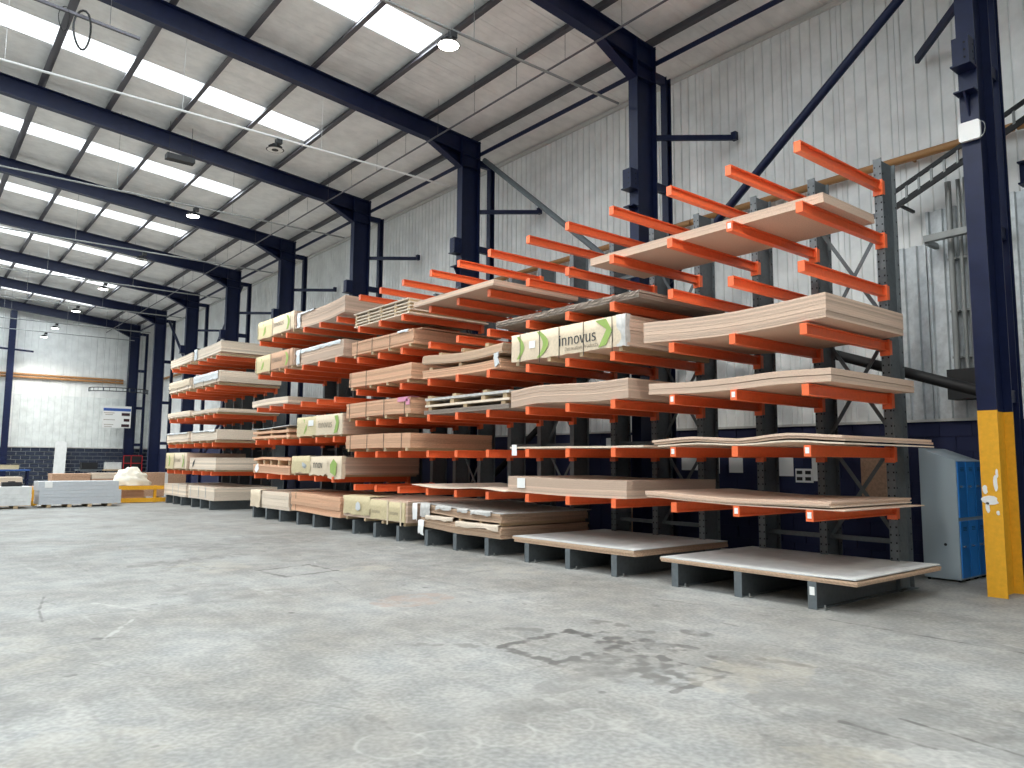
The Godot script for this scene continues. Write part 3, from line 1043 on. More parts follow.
func rack(bays: Array, levels: Array, height: float, label: String) -> void:
	var z0: float = BAY_Z[bays[0]] + 1.0
	var t := thing("cantilever_rack", label, "rack", Vector3(UP_X, 0, z0))
	var depth := 0.41
	var st := start()
	ibeam(st, Vector3(depth / 2, 0.0, 0), Vector3(depth / 2, height, 0), depth, 0.11, Vector3(1, 0, 0), 0.014, 0.012)
	box(st, Vector3(depth / 2, 0.006, 0), Vector3(depth + 0.06, 0.012, 0.2))
	var upright := done(st)
	st = start()
	var L := UP_X - TIP_X
	ibeam(st, Vector3(-L + 0.006, BASE_H / 2, 0), Vector3(0, BASE_H / 2, 0), BASE_H, 0.1, Vector3.UP, 0.012, 0.012)
	box(st, Vector3(-L + 0.004, BASE_H / 2, 0), Vector3(0.008, BASE_H, 0.105))
	var base := done(st)
	st = start()
	box(st, Vector3(-L + 0.1, 0.005, 0.085), Vector3(0.09, 0.01, 0.07))
	tube(st, Vector3(-L + 0.1, 0.01, 0.09), Vector3(-L + 0.1, 0.045, 0.09), 0.012, 8)
	var anchor := done(st)
	st = start()
	ibeam(st, Vector3(-L + 0.008, -ARM_H / 2, 0), Vector3(-0.01, -ARM_H / 2, 0), ARM_H, 0.085, Vector3.UP, 0.011, 0.01)
	box(st, Vector3(-L + 0.004, -ARM_H / 2, 0), Vector3(0.008, ARM_H, 0.088))
	var arm := done(st)
	st = start()
	box(st, Vector3(-0.008, -0.085, 0), Vector3(0.016, 0.21, 0.13))
	box(st, Vector3(0.03, -0.085, 0.058), Vector3(0.07, 0.19, 0.006))
	box(st, Vector3(0.03, -0.085, -0.058), Vector3(0.07, 0.19, 0.006))
	var plate_m := done(st)
	st = start()
	for i in int((height - 0.3) / 0.1):
		for s in [-1, 1]:
			box(st, Vector3(-0.001, 0.3 + i * 0.1, 0.036 * s), Vector3(0.004, 0.022, 0.018))
			if i % 2 == 0:
				box(st, Vector3(depth / 2 + 0.17 * s, 0.3 + i * 0.1, 0.0555), Vector3(0.018, 0.02, 0.003))
	var holes := done(st)
	st = start()
	box(st, Vector3(-L - 0.002, -0.06, 0), Vector3(0.003, 0.07, 0.05))
	var sticker := done(st)
	for bi in bays:
		var zs := []
		for j in 3:
			var z: float = BAY_Z[bi] + 0.955 * (1 - j) - z0
			zs.append(z)
			var u := put("upright", upright, mats.grey_rack, t, Vector3(0, 0, z))
			if bi < 2:
				var h := put("punched_holes", holes, mats.hole, u)
				h.set_meta("kind", "stuff")
			var b := put("base_beam", base, mats.grey_rack, t, Vector3(0, 0, z))
			if bi < 4:
				put("floor_anchor", anchor, mats.galv, b)
			if bi == 0 and j == 0:
				var s5 := start()
				box(s5, Vector3(-L - 0.002, 0.2, 0), Vector3(0.003, 0.09, 0.06))
				put("sticker", done(s5), mats.paper, b)
			for li in levels.size():
				var a := put("arm", arm, mats.orange, t, Vector3(0, levels[li], z))
				put("mounting_plate", plate_m, mats.orange, a)
				if bi == 0 and (li < 3 or (li == 5 and j < 2)) and (j + li) % 3 != 2:
					put("sticker", sticker, mats.paper, a)
		# cross bracing between the uprights of a bay
		for j in 2:
			var za: float = zs[j]
			var zb: float = zs[j + 1]
			var rows := [0.6, 1.95, 3.45, 5.0]
			for y in rows:
				if y < height - 0.2:
					var st2 := start()
					bar(st2, Vector3(0.2, y, za), Vector3(0.2, y, zb), 0.05, 0.06)
					put("tie_bar", done(st2), mats.grey_rack, t)
			if j == 0:
				for i in 3:
					var st3 := start()
					bar(st3, Vector3(0.18, rows[i], za), Vector3(0.18, rows[i + 1], zb), 0.012, 0.05)
					put("brace", done(st3), mats.grey_rack, t)
					st3 = start()
					bar(st3, Vector3(0.22, rows[i], zb), Vector3(0.22, rows[i + 1], za), 0.012, 0.05)
					put("brace", done(st3), mats.grey_rack, t)


# ---------------------------------------------------------------- sheet goods
# One sheet: centred in x and z, underside at y = 0, thickness t, bent along z by five heights (far to near).
func sheet(lx: float, lz: float, t: float, bend: Array, seg := 10, rough := 0.0) -> ArrayMesh:
	var st := start()
	if bend.is_empty():
		seg = 1 if rough == 0.0 else seg
	var prev := []
	for i in seg + 1:
		var u := float(i) / seg
		var y := 0.0
		if not bend.is_empty():
			var f := u * 4.0
			var k := mini(int(f), 3)
			y = cubic_interpolate(bend[k], bend[k + 1], bend[maxi(k - 1, 0)], bend[mini(k + 2, 4)], f - k)
		var z := (u - 0.5) * lz
		var j0 := rng.randf_range(-rough, rough)
		var j1 := rng.randf_range(-rough, rough) * 0.5
		var p := [Vector3(-lx / 2 + j0, y + maxf(j1, 0.0), z), Vector3(lx / 2, y, z), Vector3(lx / 2, y + t, z), Vector3(-lx / 2 - j0, y + t + j1, z)]
		if i == 0:
			quad(st, p[1], p[0], p[3], p[2])
		else:
			quad(st, p[0], prev[0], prev[1], p[1])
			quad(st, prev[0], p[0], p[3], prev[3])
			quad(st, p[3], p[2], prev[2], prev[3])
			quad(st, p[1], prev[1], prev[2], p[2])
		if i == seg:
			quad(st, p[0], p[1], p[2], p[3])
		prev = p
	return done(st)


func tone(kind: String) -> StandardMaterial3D:
	return mats[kind] if mats.has(kind) else mats[kind + str(rng.randi() % 3)]


func where(bay: int, level: int) -> String:
	return "%s, %s bay from yellow column" % [LEVEL_WORD[level], BAY_WORD[bay]]


func level_y(bay: int, level: int) -> float:
	if level == 0:
		return BASE_H
	return LEVELS_A[level - 1] if bay < 4 else LEVELS_E[level - 1]


# loose sheets: each one is a thing. rows = [thickness, material, bend, front x, back x, near z, far z]
func loose(bay: int, level: int, desc: String, rows: Array, lift := 0.0, rough := 0.0) -> void:
	var y := level_y(bay, level) + lift + 0.002
	var i := 0
	for r in rows:
		var lx: float = r[4] - r[3]
		var lz: float = r[5] - r[6]
		var m := sheet(lx, lz, r[0], r[2], 12 if rough == 0.0 else 60, rough)
		var what: String = r[7] if r.size() > 7 else desc
		var o := put("board_sheet", m, tone(r[1]), self, Vector3((r[3] + r[4]) / 2, y, (r[5] + r[6]) / 2))
		var nth := ""
		if rows.size() > 1 and r.size() < 8:
			nth = ", topmost" if i == rows.size() - 1 else (", bottommost" if i == 0 else ", %s from bottom" % ORD[i + 1])
		tag(o, what + nth + ", " + where(bay, level), "board", "%ss, %s" % [what, where(bay, level)])
		y += r[0] + 0.0015
		i += 1


func pile(n: int, t: float, kind: String, bend: Array, x0: float, x1: float, za: float, zb: float, jit := 0.006) -> Array:
	var out := []
	for i in n:
		var dx := rng.randf_range(-jit, jit)
		var dz := rng.randf_range(-jit, jit)
		out.append([t, kind, bend, x0 + dx, x1 + dx, za + dz, zb + dz])
	return out


# a strapped pack: boards on bearers, held by straps; one thing
# o: n, kind, h (whole height), bend, bearers (height), straps [u...], x0, x1
func pack(bay: int, level: int, desc: String, za: float, zb: float, o: Dictionary) -> Node3D:
	var x0: float = o.get("x0", 8.03)
	var x1: float = o.get("x1", 10.1)
	var y: float = level_y(bay, level) + 0.002
	var t := thing(o.get("called", "board_pack"), desc + ", " + where(bay, level), "pack", Vector3((x0 + x1) / 2, y, (za + zb) / 2))
	var lx := x1 - x0
	var lz := za - zb
	var bh: float = o.get("bearers", 0.0)
	if bh > 0.0:
		var st := start()
		box(st, Vector3(0, bh / 2, 0), Vector3(lx - 0.01, bh, 0.075))
		var bm := done(st)
		for u in o.get("bearer_at", [0.05, 0.36, 0.64, 0.95]):
			put("bearer", bm, tone("timber"), t, Vector3(rng.randf_range(-0.01, 0.01), 0, (u - 0.5) * lz))
	var n: int = o.n
	var hh: float = o.h
	var th := hh / n
	var bend: Array = o.get("bend", [])
	var kind: String = o.kind
	var jit: float = o.get("jitter", 0.006)
	for i in n:
		var m := sheet(lx + rng.randf_range(-jit, jit), lz + rng.randf_range(-jit, jit), th - 0.003, bend, 10)
		put("board", m, tone(kind), t, Vector3(rng.randf_range(-jit, jit), bh + th * i, rng.randf_range(-jit, jit)))
	for u in o.get("straps", []):
		var st := start()
		var yy := bh + hh
		var z := (float(u) - 0.5) * lz
		var b := 0.0
		if not bend.is_empty():
			var f := float(u) * 4.0
			var k := mini(int(f), 3)
			b = lerpf(bend[k], bend[k + 1], f - k)
		var w: float = o.get("strap_w", 0.014)
		box(st, Vector3(-lx / 2 - 0.009, bh / 2 + hh / 2 + b, z), Vector3(0.004, hh + bh, w))
		box(st, Vector3(0, yy + b + 0.002, z), Vector3(lx + 0.02, 0.003, w))
		put("strap", done(st), mats[o.get("strap_m", "strap")], t)
	return t


# crumpled paper over part of a pack's front: u from far to near, hanging from the top edge
func cover(t: Node3D, lx: float, lz: float, y0: float, y1: float, u0: float, u1: float, m: Material, called := "wrapper", crumple := 0.008, fold := 0.25, seed_ := 1, near_end := false) -> MeshInstance3D:
	var st := start()
	var n := FastNoiseLite.new()
	n.seed = seed_
	n.frequency = 2.2
	n.fractal_octaves = 2
	var nz := maxi(4, int((u1 - u0) * lz / 0.12))
	var rows := [[0.0, 0.0], [0.0, 0.3], [0.0, 0.65], [0.0, 1.0], [fold * 0.5, 1.0], [fold, 1.0]]
	var grid := []
	for i in nz + 1:
		var u := lerpf(u0, u1, float(i) / nz)
		var z := (u - 0.5) * lz
		var line := []
		for r in rows:
			var y: float = lerpf(y0, y1, r[1])
			if r[1] == 0.0:
				y += absf(n.get_noise_1d(z * 3.0)) * crumple * 4.0
			var out := 0.012 + crumple * (0.6 + n.get_noise_2d(z * 1.5, y * 2.5 + r[0]))
			if r[0] == 0.0:
				line.append(Vector3(-lx / 2 - out, y + (0.004 if r[1] == 1.0 else 0.0), z))
			else:
				line.append(Vector3(-lx / 2 + r[0], y1 + out * 0.6, z))
		grid.append(line)
	for i in nz:
		for j in rows.size() - 1:
			quad(st, grid[i][j], grid[i + 1][j], grid[i + 1][j + 1], grid[i][j + 1], 1)
	if near_end:
		var e: Array = grid[nz]
		var zz: float = e[0].z + 0.006
		for j in 3:
			quad(st, Vector3(e[j].x, e[j].y, zz), Vector3(-lx / 2 + 0.05 + 0.03 * (j % 2), e[j].y, zz), Vector3(-lx / 2 + 0.05 + 0.03 * ((j + 1) % 2), e[j + 1].y, zz), Vector3(e[j + 1].x, e[j + 1].y, zz))
	return put(called, done(st), m, t)


# a printed chevron on a wrapper: open towards the far end
func chevron(t: Node3D, lx: float, z: float, yc: float, h: float, w: float, thick: float) -> void:
	var pts := PackedVector2Array()
	for i in 9:
		var s := float(i) / 8.0
		pts.append(Vector2(w * sin(s * PI) , (s - 0.5) * h))
	for i in 9:
		var s := 1.0 - float(i) / 8.0
		pts.append(Vector2(w * 0.75 * sin(s * PI) - thick, (s - 0.5) * h))
	var st := start()
	plate(st, pts, 0.002)
	put("printed_chevron", done(st), mats.print_green, t, Vector3(-lx / 2 - 0.024, yc, z), facing_hall())


func wrapped_pack(bay: int, level: int, desc: String, za: float, zb: float, h: float, bearers: float, style: int) -> void:
	var x0 := 8.04
	var x1 := 10.1
	var t := pack(bay, level, desc, za, zb, {"n": 10, "h": h, "kind": "chip", "bearers": bearers, "x0": x0, "x1": x1, "called": "wrapped_board_pack"})
	var lx := x1 - x0
	var lz := za - zb
	var y0 := bearers
	var y1 := bearers + h
	var yc := (y0 + y1) / 2
	if style == 0:
		cover(t, lx, lz, y0 - 0.01, y1, 0.0, 0.965, mats.wrap_tan, "wrapper", 0.008, 0.4, 3)
		cover(t, lx, lz, y0 - 0.02, y1 + 0.006, 0.93, 1.0, mats.grey_sheet, "torn_wrapper_edge", 0.014, 0.1, 8, true)
		chevron(t, lx, -0.42 * lz, yc, h * 0.85, 0.13, 0.06)
		chevron(t, lx, -0.215 * lz, yc, h * 0.95, 0.2, 0.08)
		var st := start()
		plate(st, PackedVector2Array([Vector2(-0.2, h * 0.45), Vector2(0.02, h * 0.47), Vector2(0.14, 0.02), Vector2(0.02, -h * 0.4), Vector2(-0.14, -h * 0.46), Vector2(0.03, 0.05)]), 0.002)
		put("printed_chevron", done(st), mats.print_green, t, Vector3(-lx / 2 - 0.026, yc, 0.345 * lz), facing_hall())
		lettering("printed_name", "innovus", 0.8, mats.print_dark, t, Vector3(-lx / 2 - 0.026, yc - 0.01, 0.115 * lz), facing_hall())
		lettering("printed_line", "Decorative Products", 0.72, mats.print_grey, t, Vector3(-lx / 2 - 0.026, yc - 0.15, 0.15 * lz), facing_hall())
		st = start()
		box(st, Vector3(-lx / 2 - 0.027, yc + 0.02, -0.29 * lz), Vector3(0.003, 0.12, 0.15))
		put("label_sheet", done(st), mats.paper, t)
		for u in [0.09, 0.28, 0.46, 0.67, 0.9]:
			st = start()
			box(st, Vector3(-lx / 2 - 0.027, (y1 + 0.0) / 2, (u - 0.5) * lz), Vector3(0.004, y1, 0.012))
			put("strap", done(st), mats.strap, t)
	elif style == 1:
		cover(t, lx, lz, y0 - 0.03, y1 + 0.01, 0.02, 0.46, mats.wrap_yellow, "wrapper", 0.018, 0.5, 11)
		cover(t, lx, lz, y0 - 0.01, y1 + 0.02, 0.45, 0.99, mats.wrap_tan, "wrapper", 0.012, 0.5, 12, true)
		chevron(t, lx, -0.3 * lz, yc, h * 0.8, 0.14, 0.08)
		var st := start()
		plate(st, PackedVector2Array([Vector2(-0.1, h * 0.45), Vector2(0.08, h * 0.47), Vector2(0.14, 0.02), Vector2(0.06, -h * 0.4), Vector2(-0.12, -h * 0.46), Vector2(0.0, 0.05)]), 0.002)
		put("printed_chevron", done(st), mats.print_green, t, Vector3(-lx / 2 - 0.032, yc, 0.38 * lz), facing_hall())
		lettering("printed_name", "innovus", 0.75, mats.print_grey, t, Vector3(-lx / 2 - 0.034, yc + 0.02, 0.15 * lz), facing_hall())
		st = start()
		box(st, Vector3(-lx / 2 - 0.036, yc + 0.08, -0.15 * lz), Vector3(0.003, 0.14, 0.3))
		put("label_sheet", done(st), mats.paper, t)
	elif style == 2:
		cover(t, lx, lz, y0 - 0.02, y1 + 0.01, 0.0, 0.4, mats.wrap_yellow, "wrapper", 0.028, 0.4, 21)
		cover(t, lx, lz, y0 - 0.04, y1, 0.38, 0.75, mats.wrap_tan, "wrapper", 0.03, 0.4, 22)
		var fl := cover(t, lx, lz, y0 - 0.12, y1, 0.74, 1.0, mats.wrap_tan, "torn_flap", 0.035, 0.3, 23, true)
		var st := start()
		plate(st, PackedVector2Array([Vector2(0.0, 0.16), Vector2(0.18, 0.05), Vector2(0.12, -0.24), Vector2(-0.16, -0.16), Vector2(-0.18, 0.02)]), 0.002)
		put("printed_chevron", done(st), mats.print_green, fl, Vector3(-lx / 2 - 0.06, yc, 0.37 * lz), facing_hall())
		lettering("printed_name", "nnov", 0.5, mats.print_dark, t, Vector3(-lx / 2 - 0.05, yc + 0.02, 0.06 * lz), facing_hall())
		st = start()
		tube(st, Vector3(-lx / 2 - 0.02, yc - 0.02, -0.22 * lz), Vector3(-lx / 2 - 0.06, yc - 0.05, -0.22 * lz), 0.12, 9, true, 0.05)
		put("torn_hole", done(st), mats.grey_film, t)
	elif style == 3:
		cover(t, lx, lz, y0 + 0.04, y1 + 0.02, 0.01, 0.46, mats.wrap_yellow, "wrapper", 0.025, 0.5, 31)
		cover(t, lx, lz, y0 + 0.0, y1 - 0.02, 0.46, 0.72, mats.wrap_yellow, "wrapper", 0.012, 0.5, 32)
		cover(t, lx, lz, y0 + 0.0, y1 - 0.04, 0.74, 0.97, mats.wrap_yellow, "wrapper", 0.012, 0.5, 33, true)
		for q in [[-0.1, 0.34], [0.17, 0.34]]:
			lettering("printed_name", "innovus", q[1], mats.print_grey, t, Vector3(-lx / 2 - 0.036, yc - 0.04, (q[0] + 0.2) * lz - 0.12), facing_hall())
		var st := start()
		plate(st, PackedVector2Array([Vector2(0.0, 0.1), Vector2(0.09, 0.06), Vector2(0.12, -0.06), Vector2(0.02, -0.1), Vector2(-0.1, -0.07), Vector2(-0.09, 0.05)]), 0.003)
		put("label_sheet", done(st), mats.film, t, Vector3(-lx / 2 - 0.045, yc + 0.03, -0.23 * lz), facing_hall())
		for u in [0.73, 0.92]:
			st = start()
			box(st, Vector3(-lx / 2 - 0.03, y1 / 2, (u - 0.5) * lz), Vector3(0.004, y1, 0.05))
			put("strap", done(st), mats.wrap_tan, t)
	else:
		cover(t, lx, lz, y0 - 0.02, y1 + 0.01, 0.02, 0.42, mats.wrap_yellow, "wrapper", 0.02, 0.5, 41)
		cover(t, lx, lz, y0, y1 + 0.01, 0.41, 0.98, mats.wrap_tan if style == 4 else mats.cardboard, "wrapper", 0.014, 0.5, 42, true)
		chevron(t, lx, -0.3 * lz, yc, h * 0.7, 0.12, 0.1)
		chevron(t, lx, 0.33 * lz, yc, h * 0.8, 0.12, 0.1)
		lettering("printed_name", "innovus", 0.7, mats.print_grey, t, Vector3(-lx / 2 - 0.036, yc + 0.04, 0.1 * lz), facing_hall())
		for u in [0.05, 0.44, 0.9]:
			var st := start()
			box(st, Vector3(-lx / 2 - 0.032, y1 / 2, (u - 0.5) * lz), Vector3(0.004, y1, 0.014))
			put("strap", done(st), mats.strap, t)


func build_goods() -> void:
	# ---- first bay: loose raw sheets
	loose(0, 0, "board under white sheet", [
		[0.024, "ply", [], 8.01, 10.13, -4.03, -6.68], [0.024, "ply", [], 8.0, 10.13, -4.02, -6.69],
		[0.012, "white_face", [0, 0, 0.001, 0.003, 0.016], 8.0, 10.12, -4.03, -6.68, "white faced top sheet"]])
	loose(0, 1, "thin bowed chipboard sheet", [
		[0.012, "chip", [0.052, 0.025, 0.004, 0.002, 0.0], 8.0, 9.98, -4.12, -6.9],
		[0.014, "pale", [0.056, 0.028, 0.006, 0.014, 0.018], 8.02, 10.0, -4.28, -6.94],
		[0.022, "chip", [0.056, 0.028, 0.006, 0.014, 0.02], 8.0, 10.0, -4.3, -6.93],
		[0.022, "chip", [0.056, 0.028, 0.006, 0.014, 0.02], 8.02, 10.02, -4.29, -6.95]])
	loose(0, 2, "thin wavy chipboard sheet", [
		[0.018, "pale", [0.004, 0.03, 0.004, 0.04, 0.002], 8.0, 10.3, -4.1, -6.7],
		[0.026, "chip", [0.012, 0.05, 0.01, 0.062, 0.02], 8.02, 10.28, -4.1, -6.78],
		[0.030, "chip", [0.014, 0.052, 0.012, 0.064, 0.024], 8.0, 10.28, -4.12, -6.8]])
	loose(0, 3, "small stack chipboard sheet", pile(2, 0.036, "chip", [0.03, 0.004, 0.002, 0.022, 0.008], 8.04, 10.14, -4.24, -6.88) + pile(2, 0.036, "chip", [0.03, 0.006, 0.008, 0.03, 0.014], 8.04, 10.14, -4.24, -6.88))
	loose(0, 4, "thick stack chipboard sheet", pile(11, 0.0245, "chip", [0.06, 0.022, 0.0, 0.01, 0.042], 8.05, 10.0, -4.28, -6.97, 0.003))
	loose(0, 6, "long raw board sheet", pile(4, 0.028, "chip", [], 8.24, 9.5, -4.36, -8.2, 0.008))
	# ---- second bay
	loose(1, 0, "board under white sheet", [
		[0.04, "ply", [0.0, 0.0, 0.0, 0.0, 0.006], 8.02, 10.17, -7.14, -9.78], [0.04, "ply", [0.0, 0.0, 0.0, 0.0, 0.006], 8.0, 10.17, -7.15, -9.8],
		[0.010, "white_face", [0.001, 0.001, 0.001, 0.003, 0.008], 8.0, 10.16, -7.14, -9.79, "white faced top sheet"]])
	loose(1, 1, "slumped stack chipboard sheet", pile(9, 0.027, "chip", [0.024, 0.012, 0.0, 0.0, 0.004], 8.03, 10.1, -7.3, -9.96, 0.003))
	loose(1, 2, "single thin chipboard sheet", [[0.028, "pale", [0.012, 0.008, 0.006, 0.0, 0.004], 8.03, 10.3, -6.98, -9.92]])
	loose(1, 3, "humped stack chipboard sheet", pile(11, 0.0245, "chip", [0.0, 0.045, 0.026, 0.0, 0.014], 8.04, 10.25, -7.26, -9.91, 0.003))
	wrapped_pack(1, 4, "strapped board pack in printed tan wrapper", -7.28, -9.88, 0.45, 0.07, 0)
	loose(1, 5, "dusty ragged board sheet", pile(3, 0.034, "dusty", [], 8.05, 10.1, -7.05, -10.36, 0.012), 0.0, 0.012)
	# small paper labels taped on sheet edges of the second bay
	for q in [[1.262, -9.6, 0.16, 0.2], [1.80, -9.78, 0.18, 0.13]]:
		var st := start()
		box(st, Vector3.ZERO, Vector3(0.003, q[2], q[3]))
		tag(put("paper_label", done(st), mats.paper, self, Vector3(8.012, q[0], q[1])), "white paper label taped to slumped chipboard stack, second bay" if q[0] < 1.5 else "white paper label hanging from single thin sheet, second bay", "label")
	# ---- third bay
	var t := pack(2, 0, "slumped board pack with torn paper skirts", -10.14, -12.65, {"n": 6, "h": 0.2, "kind": "ply", "bend": [0.05, 0.03, 0.0, 0.004, 0.0], "bearers": 0.0, "jitter": 0.014})
	var st := start()
	for u in [0.02, 0.25, 0.5, 0.75, 0.97]:
		box(st, Vector3(0, 0.24 + 0.03 * (1 - u), (u - 0.5) * 2.5), Vector3(2.0, 0.05, 0.07))
	put("spacer", done(st), mats.timber1, t)
	for i in 4:
		put("board", sheet(2.06, 2.5, 0.034, [0.06, 0.05, 0.015, 0.002, 0.0], 10), tone("ply"), t, Vector3(rng.randf_range(-0.02, 0.02), 0.268 + 0.037 * i, rng.randf_range(-0.02, 0.02)))
	put("top_sheet", sheet(2.1, 2.6, 0.018, [0.06, 0.06, 0.02, 0.0, 0.0], 10), mats.grey_sheet, t, Vector3(0.02, 0.42, 0.0))
	for q in [[0.0, 0.14, 0.17, 0.46], [0.22, 0.42, 0.36, 0.44], [0.5, 0.62, 0.36, 0.43], [0.66, 0.9, 0.34, 0.43], [0.08, 0.44, 0.15, 0.24], [0.48, 0.98, 0.1, 0.2]]:
		cover(t, 2.08, 2.51, q[2] + 0.04 * (1 - q[0]), q[3] + 0.03 * (1 - q[0]), q[0], q[1], mats.grey_sheet if q[3] > 0.3 else mats.pale1, "torn_paper", 0.02, 0.06, int(q[0] * 50) + 60)
	cover(t, 2.1, 2.51, -0.12, 0.16, -0.02, 0.06, mats.white, "torn_paper", 0.02, 0.02, 71)
	cover(t, 2.12, 2.51, 0.14, 0.48, -0.1, -0.03, mats.white, "torn_paper", 0.02, 0.3, 72)
	loose(2, 1, "single whitish bowed thin sheet", [[0.014, "pale", [0.055, 0.012, 0.02, 0.05, 0.012], 7.98, 10.2, -9.99, -12.93]])
	t = pack(2, 3, "grey boards spaced apart on timber blocks", -9.95, -12.6, {"n": 2, "h": 0.085, "kind": "dusty", "x0": 8.02})
	for q in [[0.085, 0.06, [0.03, 0.5, 0.95]], [0.19, 0.08, [0.0, 0.33, 0.72, 0.97]], [0.315, 0.05, [0.02, 0.36, 0.74]]]:
		for u in q[2]:
			st = start()
			box(st, Vector3(0, q[1] / 2, 0), Vector3(2.0, q[1], 0.12))
			put("spacer_block", done(st), tone("timber"), t, Vector3(0, q[0], (u - 0.5) * 2.5))
	put("board", sheet(2.05, 2.62, 0.042, [0.0, 0.0, 0.0, 0.0, 0.0], 4), mats.pale0, t, Vector3(0, 0.147, 0))
	put("board", sheet(2.05, 2.64, 0.045, [0.0, 0.0, 0.0, 0.0, 0.0], 4), mats.grey_sheet, t, Vector3(0, 0.272, 0.0))
	t = pack(2, 4, "two bowed board layers split by blocks", -10.2, -12.7, {"n": 5, "h": 0.16, "kind": "mdf", "bend": [0.02, 0.006, 0.0, 0.0, 0.02]})
	for u in [0.1, 0.5, 0.92]:
		st = start()
		box(st, Vector3(0, 0.04, 0), Vector3(2.0, 0.07, 0.1))
		put("spacer_block", done(st), tone("timber"), t, Vector3(0, 0.165 if u > 0.9 else 0.15, (u - 0.5) * 2.5))
	for i in 6:
		put("board", sheet(2.06, 2.56, 0.027, [0.07, 0.03, 0.0, 0.004, 0.04], 10), tone("ply"), t, Vector3(rng.randf_range(-0.02, 0.02), 0.236 + 0.029 * i, 0.03 + rng.randf_range(-0.02, 0.02)))
	for u in [0.2, 0.5, 0.8]:
		st = start()
		box(st, Vector3(0, 0.03, 0), Vector3(1.9, 0.06, 0.1))
		put("bearer", done(st), tone("timber"), t, Vector3(0, 0.44 if u < 0.7 else 0.45, (u - 0.5) * 2.5))
	st = start()
	plate(st, PackedVector2Array([Vector2(-0.06, 0.08), Vector2(0.08, 0.1), Vector2(0.05, 0.0), Vector2(0.09, -0.1), Vector2(-0.02, -0.16), Vector2(-0.04, -0.04)]), 0.02)
	put("film_scrap", done(st), mats.film, t, Vector3(-1.05, 0.19, 1.16), facing_hall())
	loose(2, 6, "broad raw board sheet", pile(3, 0.034, "chip", [], 7.9, 9.95, -10.24, -12.87, 0.006), 0.02)
	# ---- fourth bay: strapped packs
	wrapped_pack(3, 0, "pack in yellowed torn paper with faded print", -13.17, -15.95, 0.43, 0.07, 3)
	pack(3, 2, "strapped brown board pack", -13.11, -15.92, {"n": 6, "h": 0.3, "kind": "mdf", "bearers": 0.065, "straps": [0.08, 0.36, 0.62, 0.88], "bend": [0.0, 0.008, 0.012, 0.008, 0.0]})
	t = pack(3, 3, "strapped brown board pack with pink tag", -13.13, -15.94, {"n": 6, "h": 0.33, "kind": "mdf", "bearers": 0.065, "straps": [0.06, 0.34, 0.62, 0.92], "bend": [0.0, 0.008, 0.012, 0.01, 0.0]})
	st = start()
	box(st, Vector3(-1.05, 0.36, 1.12), Vector3(0.008, 0.09, 0.4))
	box(st, Vector3(-1.05, 0.3, 1.32), Vector3(0.008, 0.12, 0.14))
	box(st, Vector3(-0.95, 0.405, 1.2), Vector3(0.2, 0.004, 0.5))
	put("pink_tag", done(st), mats.pink, t)
	pack(3, 4, "strapped brown board pack on light blocks", -13.12, -15.83, {"n": 7, "h": 0.33, "kind": "mdf", "bearers": 0.06, "straps": [0.03, 0.3], "bend": [0.012, 0.006, 0.0, 0.004, 0.012]})
	t = pack(3, 5, "strapped board pack with film patch on corner", -13.07, -15.75, {"n": 6, "h": 0.3, "kind": "mdf", "bearers": 0.06, "straps": [0.1, 0.36, 0.65], "bend": [0.01, 0.01, 0.004, 0.0, 0.0]})
	cover(t, 2.07, 2.68, 0.3, 0.365, 0.78, 0.93, mats.film, "film_patch", 0.02, 0.5, 81, true)
	put("top_board", sheet(2.07, 2.5, 0.03, [], 2), mats.mdf1, t, Vector3(0.2, 0.375, 0.1))
	t = pack(3, 6, "thin boards spaced apart on stacked blocks", -13.26, -15.67, {"n": 1, "h": 0.03, "kind": "pale", "jitter": 0.02})
	for i in 4:
		for u in [0.01, 0.26, 0.5, 0.76, 0.98]:
			st = start()
			box(st, Vector3(0, 0.022, 0), Vector3(2.0, 0.044, 0.08))
			put("spacer_block", done(st), tone("timber"), t, Vector3(rng.randf_range(-0.03, 0.0), 0.03 + 0.074 * i, (u - 0.5) * 2.36))
		put("board", sheet(2.06, 2.41, 0.028, [], 2), tone("pale"), t, Vector3(rng.randf_range(-0.03, 0.03), 0.075 + 0.074 * i, rng.randf_range(-0.03, 0.03)))
	# ---- fifth bay
	pack(4, 0, "chunky wavy brown board pack", -16.1, -18.87, {"n": 6, "h": 0.46, "kind": "mdf", "bend": [0.04, 0.034, 0.02, 0.0, 0.0], "jitter": 0.02, "straps": [0.1]})
	wrapped_pack(4, 1, "pack in badly torn printed wrapper", -16.06, -18.89, 0.42, 0.05, 2)
	wrapped_pack(4, 2, "pack in two loose printed wrapper sheets", -16.09, -18.72, 0.46, 0.05, 1)
	t = pack(4, 4, "board pack with film over its top", -16.19, -18.88, {"n": 8, "h": 0.4, "kind": "chip", "bend": [0.0, 0.0, 0.0, 0.004, 0.01]})
	cover(t, 2.07, 2.69, 0.3, 0.405, 0.0, 0.95, mats.film, "film", 0.02, 0.8, 85)
	cover(t, 2.08, 2.69, 0.02, 0.4, 0.02, 0.1, mats.film, "film", 0.02, 0.3, 86)
	t = pack(4, 5, "bowed board pack with film over one end", -16.17, -18.9, {"n": 8, "h": 0.4, "kind": "chip", "bend": [0.03, 0.0, 0.0, 0.02, 0.08]})
	cover(t, 2.07, 2.73, 0.36, 0.41, 0.02, 0.4, mats.film, "film", 0.03, 0.8, 87)
	cover(t, 2.08, 2.73, 0.02, 0.42, 0.01, 0.09, mats.film, "film", 0.02, 0.3, 88)
	# ---- sixth bay
	t = pack(5, 0, "short board pack and film wrapped neighbour", -19.05, -21.7, {"n": 5, "h": 0.46, "kind": "pale", "jitter": 0.02, "straps": [0.3]})
